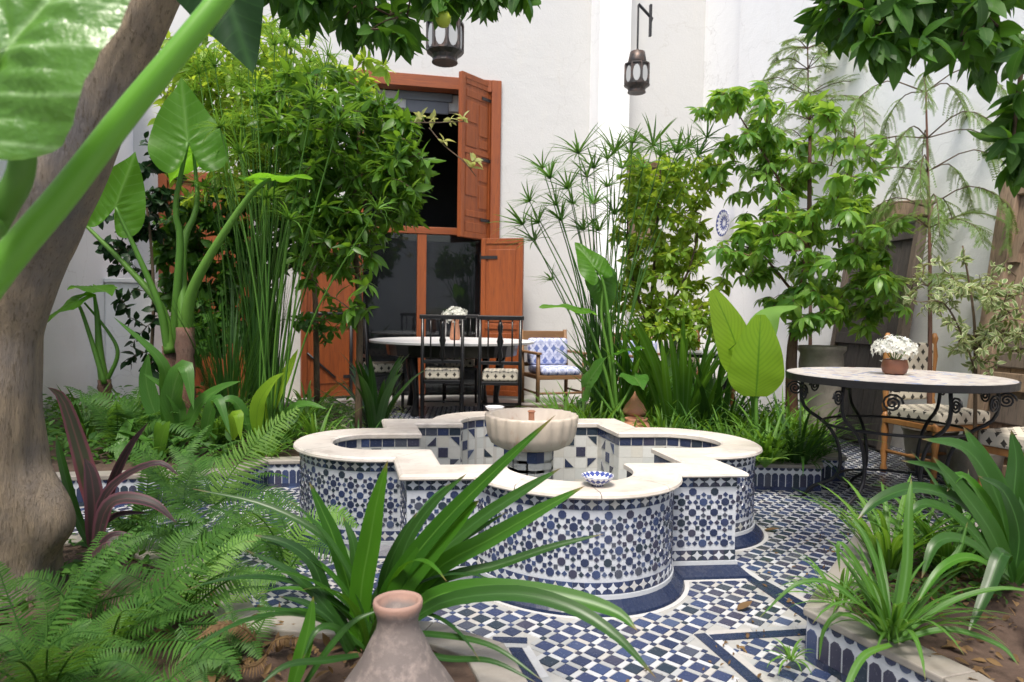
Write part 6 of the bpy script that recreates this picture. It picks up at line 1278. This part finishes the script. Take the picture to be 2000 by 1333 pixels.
# norfolk pines
def pine(label, base, top, whorls, m, seed):
    T_ = thing('norfolk_pine', label, 'tree', base, 'young norfolk pines'); rg = np.random.default_rng(seed); b = MB(); P = spline([base, (base + top) / 2 + V(.02, 0, 0), top], 14); b.tube(P, np.linspace(.020, .006, 14), 8); b.build('trunk', REDBARK, T_, smooth=True)
    for z, L, n, dr in whorls:
        i = np.argmin(abs(P[:, 2] - z)); c = P[i].copy(); c[2] = z; a0 = rg.uniform(0, 6)
        for k in range(n):
            a = a0 + 2 * PI * k / n + rg.normal(0, .22); e = V(math.cos(a), math.sin(a), 0); l = L * rg.uniform(.6, 1.15); ri = rg.uniform(.08, .26); pth = [c, c + e * l * .45 + V(0, 0, l * ri), c + e * l * .85 + V(0, 0, l * (ri * .8 - dr * .5)), c + e * l * 1.05 + V(rg.normal(0, .03), rg.normal(0, .03), -l * dr * rg.uniform(.6, 1.5))]
            b = MB(); b.tube(spline(pth, 10), np.linspace(.0055, .002, 10), 5); o = b.build('branch', TWIG, T_, smooth=True); q0 = .18 if dr < .42 else .38
            fm = MB(); PP = spline(pth, 40); TT = np.gradient(PP, axis=0); step = 2
            for i_ in range(int(q0 * 40), 40, step):
                t_ = i_ / 40; tt = nrm(TT[i_]); sd_ = nrm(np.cross(tt, V(0, 0, 1)))
                for sg in (-1, 1):
                    if rg.random() < .12: continue
                    ll = l * (.42 if dr < .42 else .36) * (1.12 - t_ * .7) * rg.uniform(.55, 1.15); dd = nrm(sd_ * sg * rg.uniform(.6, 1.1) + tt * .8 + V(0, 0, rg.uniform(-.25, .1) if dr < .42 else rg.uniform(-1.3, -.3))); e1 = PP[i_] + dd * ll * .55; e2 = PP[i_] + dd * ll + V(0, 0, -ll * (.12 if dr < .42 else .45))
                    q_ = frond_mesh([PP[i_], e1, e2], max(.022, .03), 16, .24, .5, V(rg.normal(0, .4), rg.normal(0, .4), 1), .9, lambda t: 1.0 - .5 * t, .0015, .3, rg); fm.add(q_[0], q_[1], q_[2])
            raw(o, 'foliage', fm.data(), m)
    return T_
zy = lambda x, y, d: at(x, y, d)[2]
q = gz(1582, 800, 6.7); pine('slender young norfolk pine rising behind the umbrella tree', q, at(1577, 75, 6.7), [(zy(1580, y, 6.7), l, 6, dr) for y, l, dr in [(95, .32, .1), (135, .50, .15), (185, .58, .25), (235, .62, .35), (290, .62, .4)]], L_PINE, 4)
q = at(1815, 860, 5.0); q[2] = 0.30
solo('grey_pot', MB().lathe([(.11, 0), (.14, .03), (.17, .28), (.185, .31), (.165, .31), (.15, .27), (.02, .26)], (q[0], q[1], 0), 22), STONE, 'grey pot of the drooping norfolk pine hidden behind the patterned chair', 'pot', (q[0], q[1], 0), smooth=True)
pine('drooping young norfolk pine against the bright right wall', V(q[0], q[1], .24), at(1808, 168, 5.0), [(zy(1810, y, 5.0), l, 5, dr) for y, l, dr in [(180, .55, .45), (270, .62, .45), (335, .55, .5), (405, .60, .45), (445, .55, .3), (560, .4, .3)]], L_PINE, 9)
q = at(1905, 860, 4.45); q[2] = 0
solo('grey_pot', MB().lathe([(.10, 0), (.13, .03), (.16, .26), (.175, .29), (.155, .29), (.14, .25), (.02, .24)], q, 22), STONE, 'grey pot of the variegated shrub behind the mosaic table', 'pot', q, smooth=True)
q = q + V(0, 0, .24)
shrub('variegated_shrub', 'airy shrub with small cream edged leaves before the carved antique door', 'shrub', q, [([q, at(1905, 700, 4.4), at(1900, 600, 4.4), at(1880, 480, 4.4)], .014, .005), ([at(1905, 720, 4.4), at(1850, 600, 4.35), at(1790, 590, 4.3)], .008, .003), ([at(1905, 690, 4.4), at(1960, 600, 4.3), at(1985, 540, 4.3)], .008, .003)],
      crown(1900, 590, 4.35, 95, 95, 60, .3) + crown(1820, 560, 4.35, 60, 60, 18, .2) + crown(1920, 690, 4.3, 60, 55, 26, .25) + crown(1970, 620, 4.2, 50, 90, 24, .2), 8, BUSHV, .058, L_VAR, 300, droop=.35)
# grasses and spider plants along the fountain
gl = [(1112, 805, 5.2, .4, 'left end of the right bed behind the marble bowl'), (1165, 805, 5.0, .36, 'below the pale taro leaf'), (1225, 838, 4.9, .30, 'in front of the clay jar'), (1300, 830, 5.0, .34, 'right of the clay jar'), (1365, 835, 4.9, .36, 'below the sword leaves'), (1425, 845, 4.75, .36, 'left of the banana stalk'), (1500, 870, 4.5, .42, 'right of the banana stalk'), (1560, 880, 4.5, .46, 'nearest the mosaic table'), (1585, 850, 4.9, .42, 'under the umbrella tree pot'), (1330, 850, 4.6, .22, 'low along the rim before the sword leaves'), (1455, 862, 4.45, .26, 'low beside the right lobe of the fountain'), (1140, 800, 5.6, .5, 'at the foot of the umbrella sedge'), (1270, 805, 5.5, .42, 'behind the clay jar'), (1390, 810, 5.4, .46, 'under the little white table'), (1480, 815, 5.2, .5, 'behind the banana stalk'), (1535, 825, 5.0, .5, 'before the umbrella tree trunk'), (1095, 790, 5.8, .36, 'nearest the armchair by the door')]
for k, (x, y, d, L, w) in enumerate(gl):
    low('spider_plant' if k % 2 else 'grass_tuft', ('pale spider plant ' if k % 2 else 'bright grass tuft ') + w, x, y, d, 84, (L * .5, L * 1.15), .016, L_GRASS if k not in (4, 7) else L_GRASSD, 'grassy plants along the fountain', (.1, .95), (.4, 1.7), .10)
RS = thing('broad_leaf_rosette', 'low pale rosette of broad leaves by the right lobe of the fountain', 'plant', gz(1495, 880, 4.35))
for i in range(11):
    a = i * 2.4; P = arc_path(.24, .75, .9, 9); ca, sa = math.cos(a), math.sin(a); P = P @ np.array([[ca, sa, 0], [-sa, ca, 0], [0, 0, 1]]) + org(RS); raw(RS, 'leaf', ribbon(P, .06, V(0, 0, 1), .2, 4, lancew), L_FERNL)
cover('low green ground cover filling the bed right behind the fountain', [(1100, 830), (1260, 850), (1480, 902), (1595, 905), (1640, 880), (1560, 800), (1120, 785)], 3200, .055, L_GRASSD, (0, .16))
cover('scattered small green seedlings in the near right bed', [(1640, 1180), (1800, 1090), (2000, 1090), (1990, 1160), (1800, 1180)], 420, .035, L_FERN, (0, .06))
cover('small dry bits and clippings scattered over the tiled floor', [(1000, 1320), (1500, 1320), (1560, 1180), (1700, 960), (1500, 1000), (1480, 1120), (1350, 1190), (1100, 1240)], 90, .018, L_DEAD, (0, .002), .022)
# fallen leaves
for k, (x, y, lab) in enumerate([(1492, 1036, 'ochre dry leaf lying beside the right lobe plinth'), (1440, 1192, 'yellow brown fallen leaf on the floor right of the front lobe')]):
    c = onz(x, y, .008); fo = leaf_ell(.5, 5, .3, -.2); M = frame(c, V(RNG.normal(), RNG.normal(), .05), V(0, 0, 1), .075)
    b = MB(); b.v = [tuple((M[:3, :3] @ p) + M[:3, 3]) for p in fo[0]]; b.f = fo[1]; b.uv = [tuple(u) for u in fo[2]]; solo('fallen_leaf', b, L_DEAD, lab, 'leaf', c, 'fallen leaves', smooth=True)
for lab, pts, nn in (('dry leaf litter on the brown soil of the near right bed', [(1640, 1180), (1800, 1090), (2000, 1100), (2000, 1333), (1860, 1333)], 150), ('dry leaf litter and bits of bark under the near ferns', [(0, 1333), (100, 1200), (450, 1150), (620, 1220), (860, 1290), (860, 1333)], 220)):
    cover(lab, pts, nn, .035, L_DEAD, (0, .012), BZ + .004)
FD = thing('sword_fern', 'half dry brownish fern low beside the clay bottle', 'fern', onz(520, 1280, BZ - .02), 'sword ferns')
for pts, d, hw in [([(520, 1280), (480, 1230), (430, 1220), (380, 1250)], (1.9, 1.8), 26), ([(520, 1280), (540, 1250), (590, 1250), (640, 1290)], (1.9, 1.8), 22), ([(520, 1280), (500, 1300), (450, 1310), (420, 1345)], (1.8, 1.7), 24)]:
    P = px_path(pts, d, 12); raw(FD, 'frond', frond_mesh(P, hw * np.mean(d) / 1350, 26, .34, .5, hint_cam(P, .6), rg=RNG), L_DEAD)
ws = onz(1735, 1050, BZ); b = MB(); b.lathe([(.001, -.03), (.05, -.025), (.075, 0), (.06, .028), (.001, .04)], ws, 12, lambda a, t: 1 + .25 * math.sin(2 * a + 1) + .1 * math.sin(5 * a)); solo('white_stone', b, COPE, 'pale rough stone at the back corner of the near right bed', 'stone', ws, smooth=True)
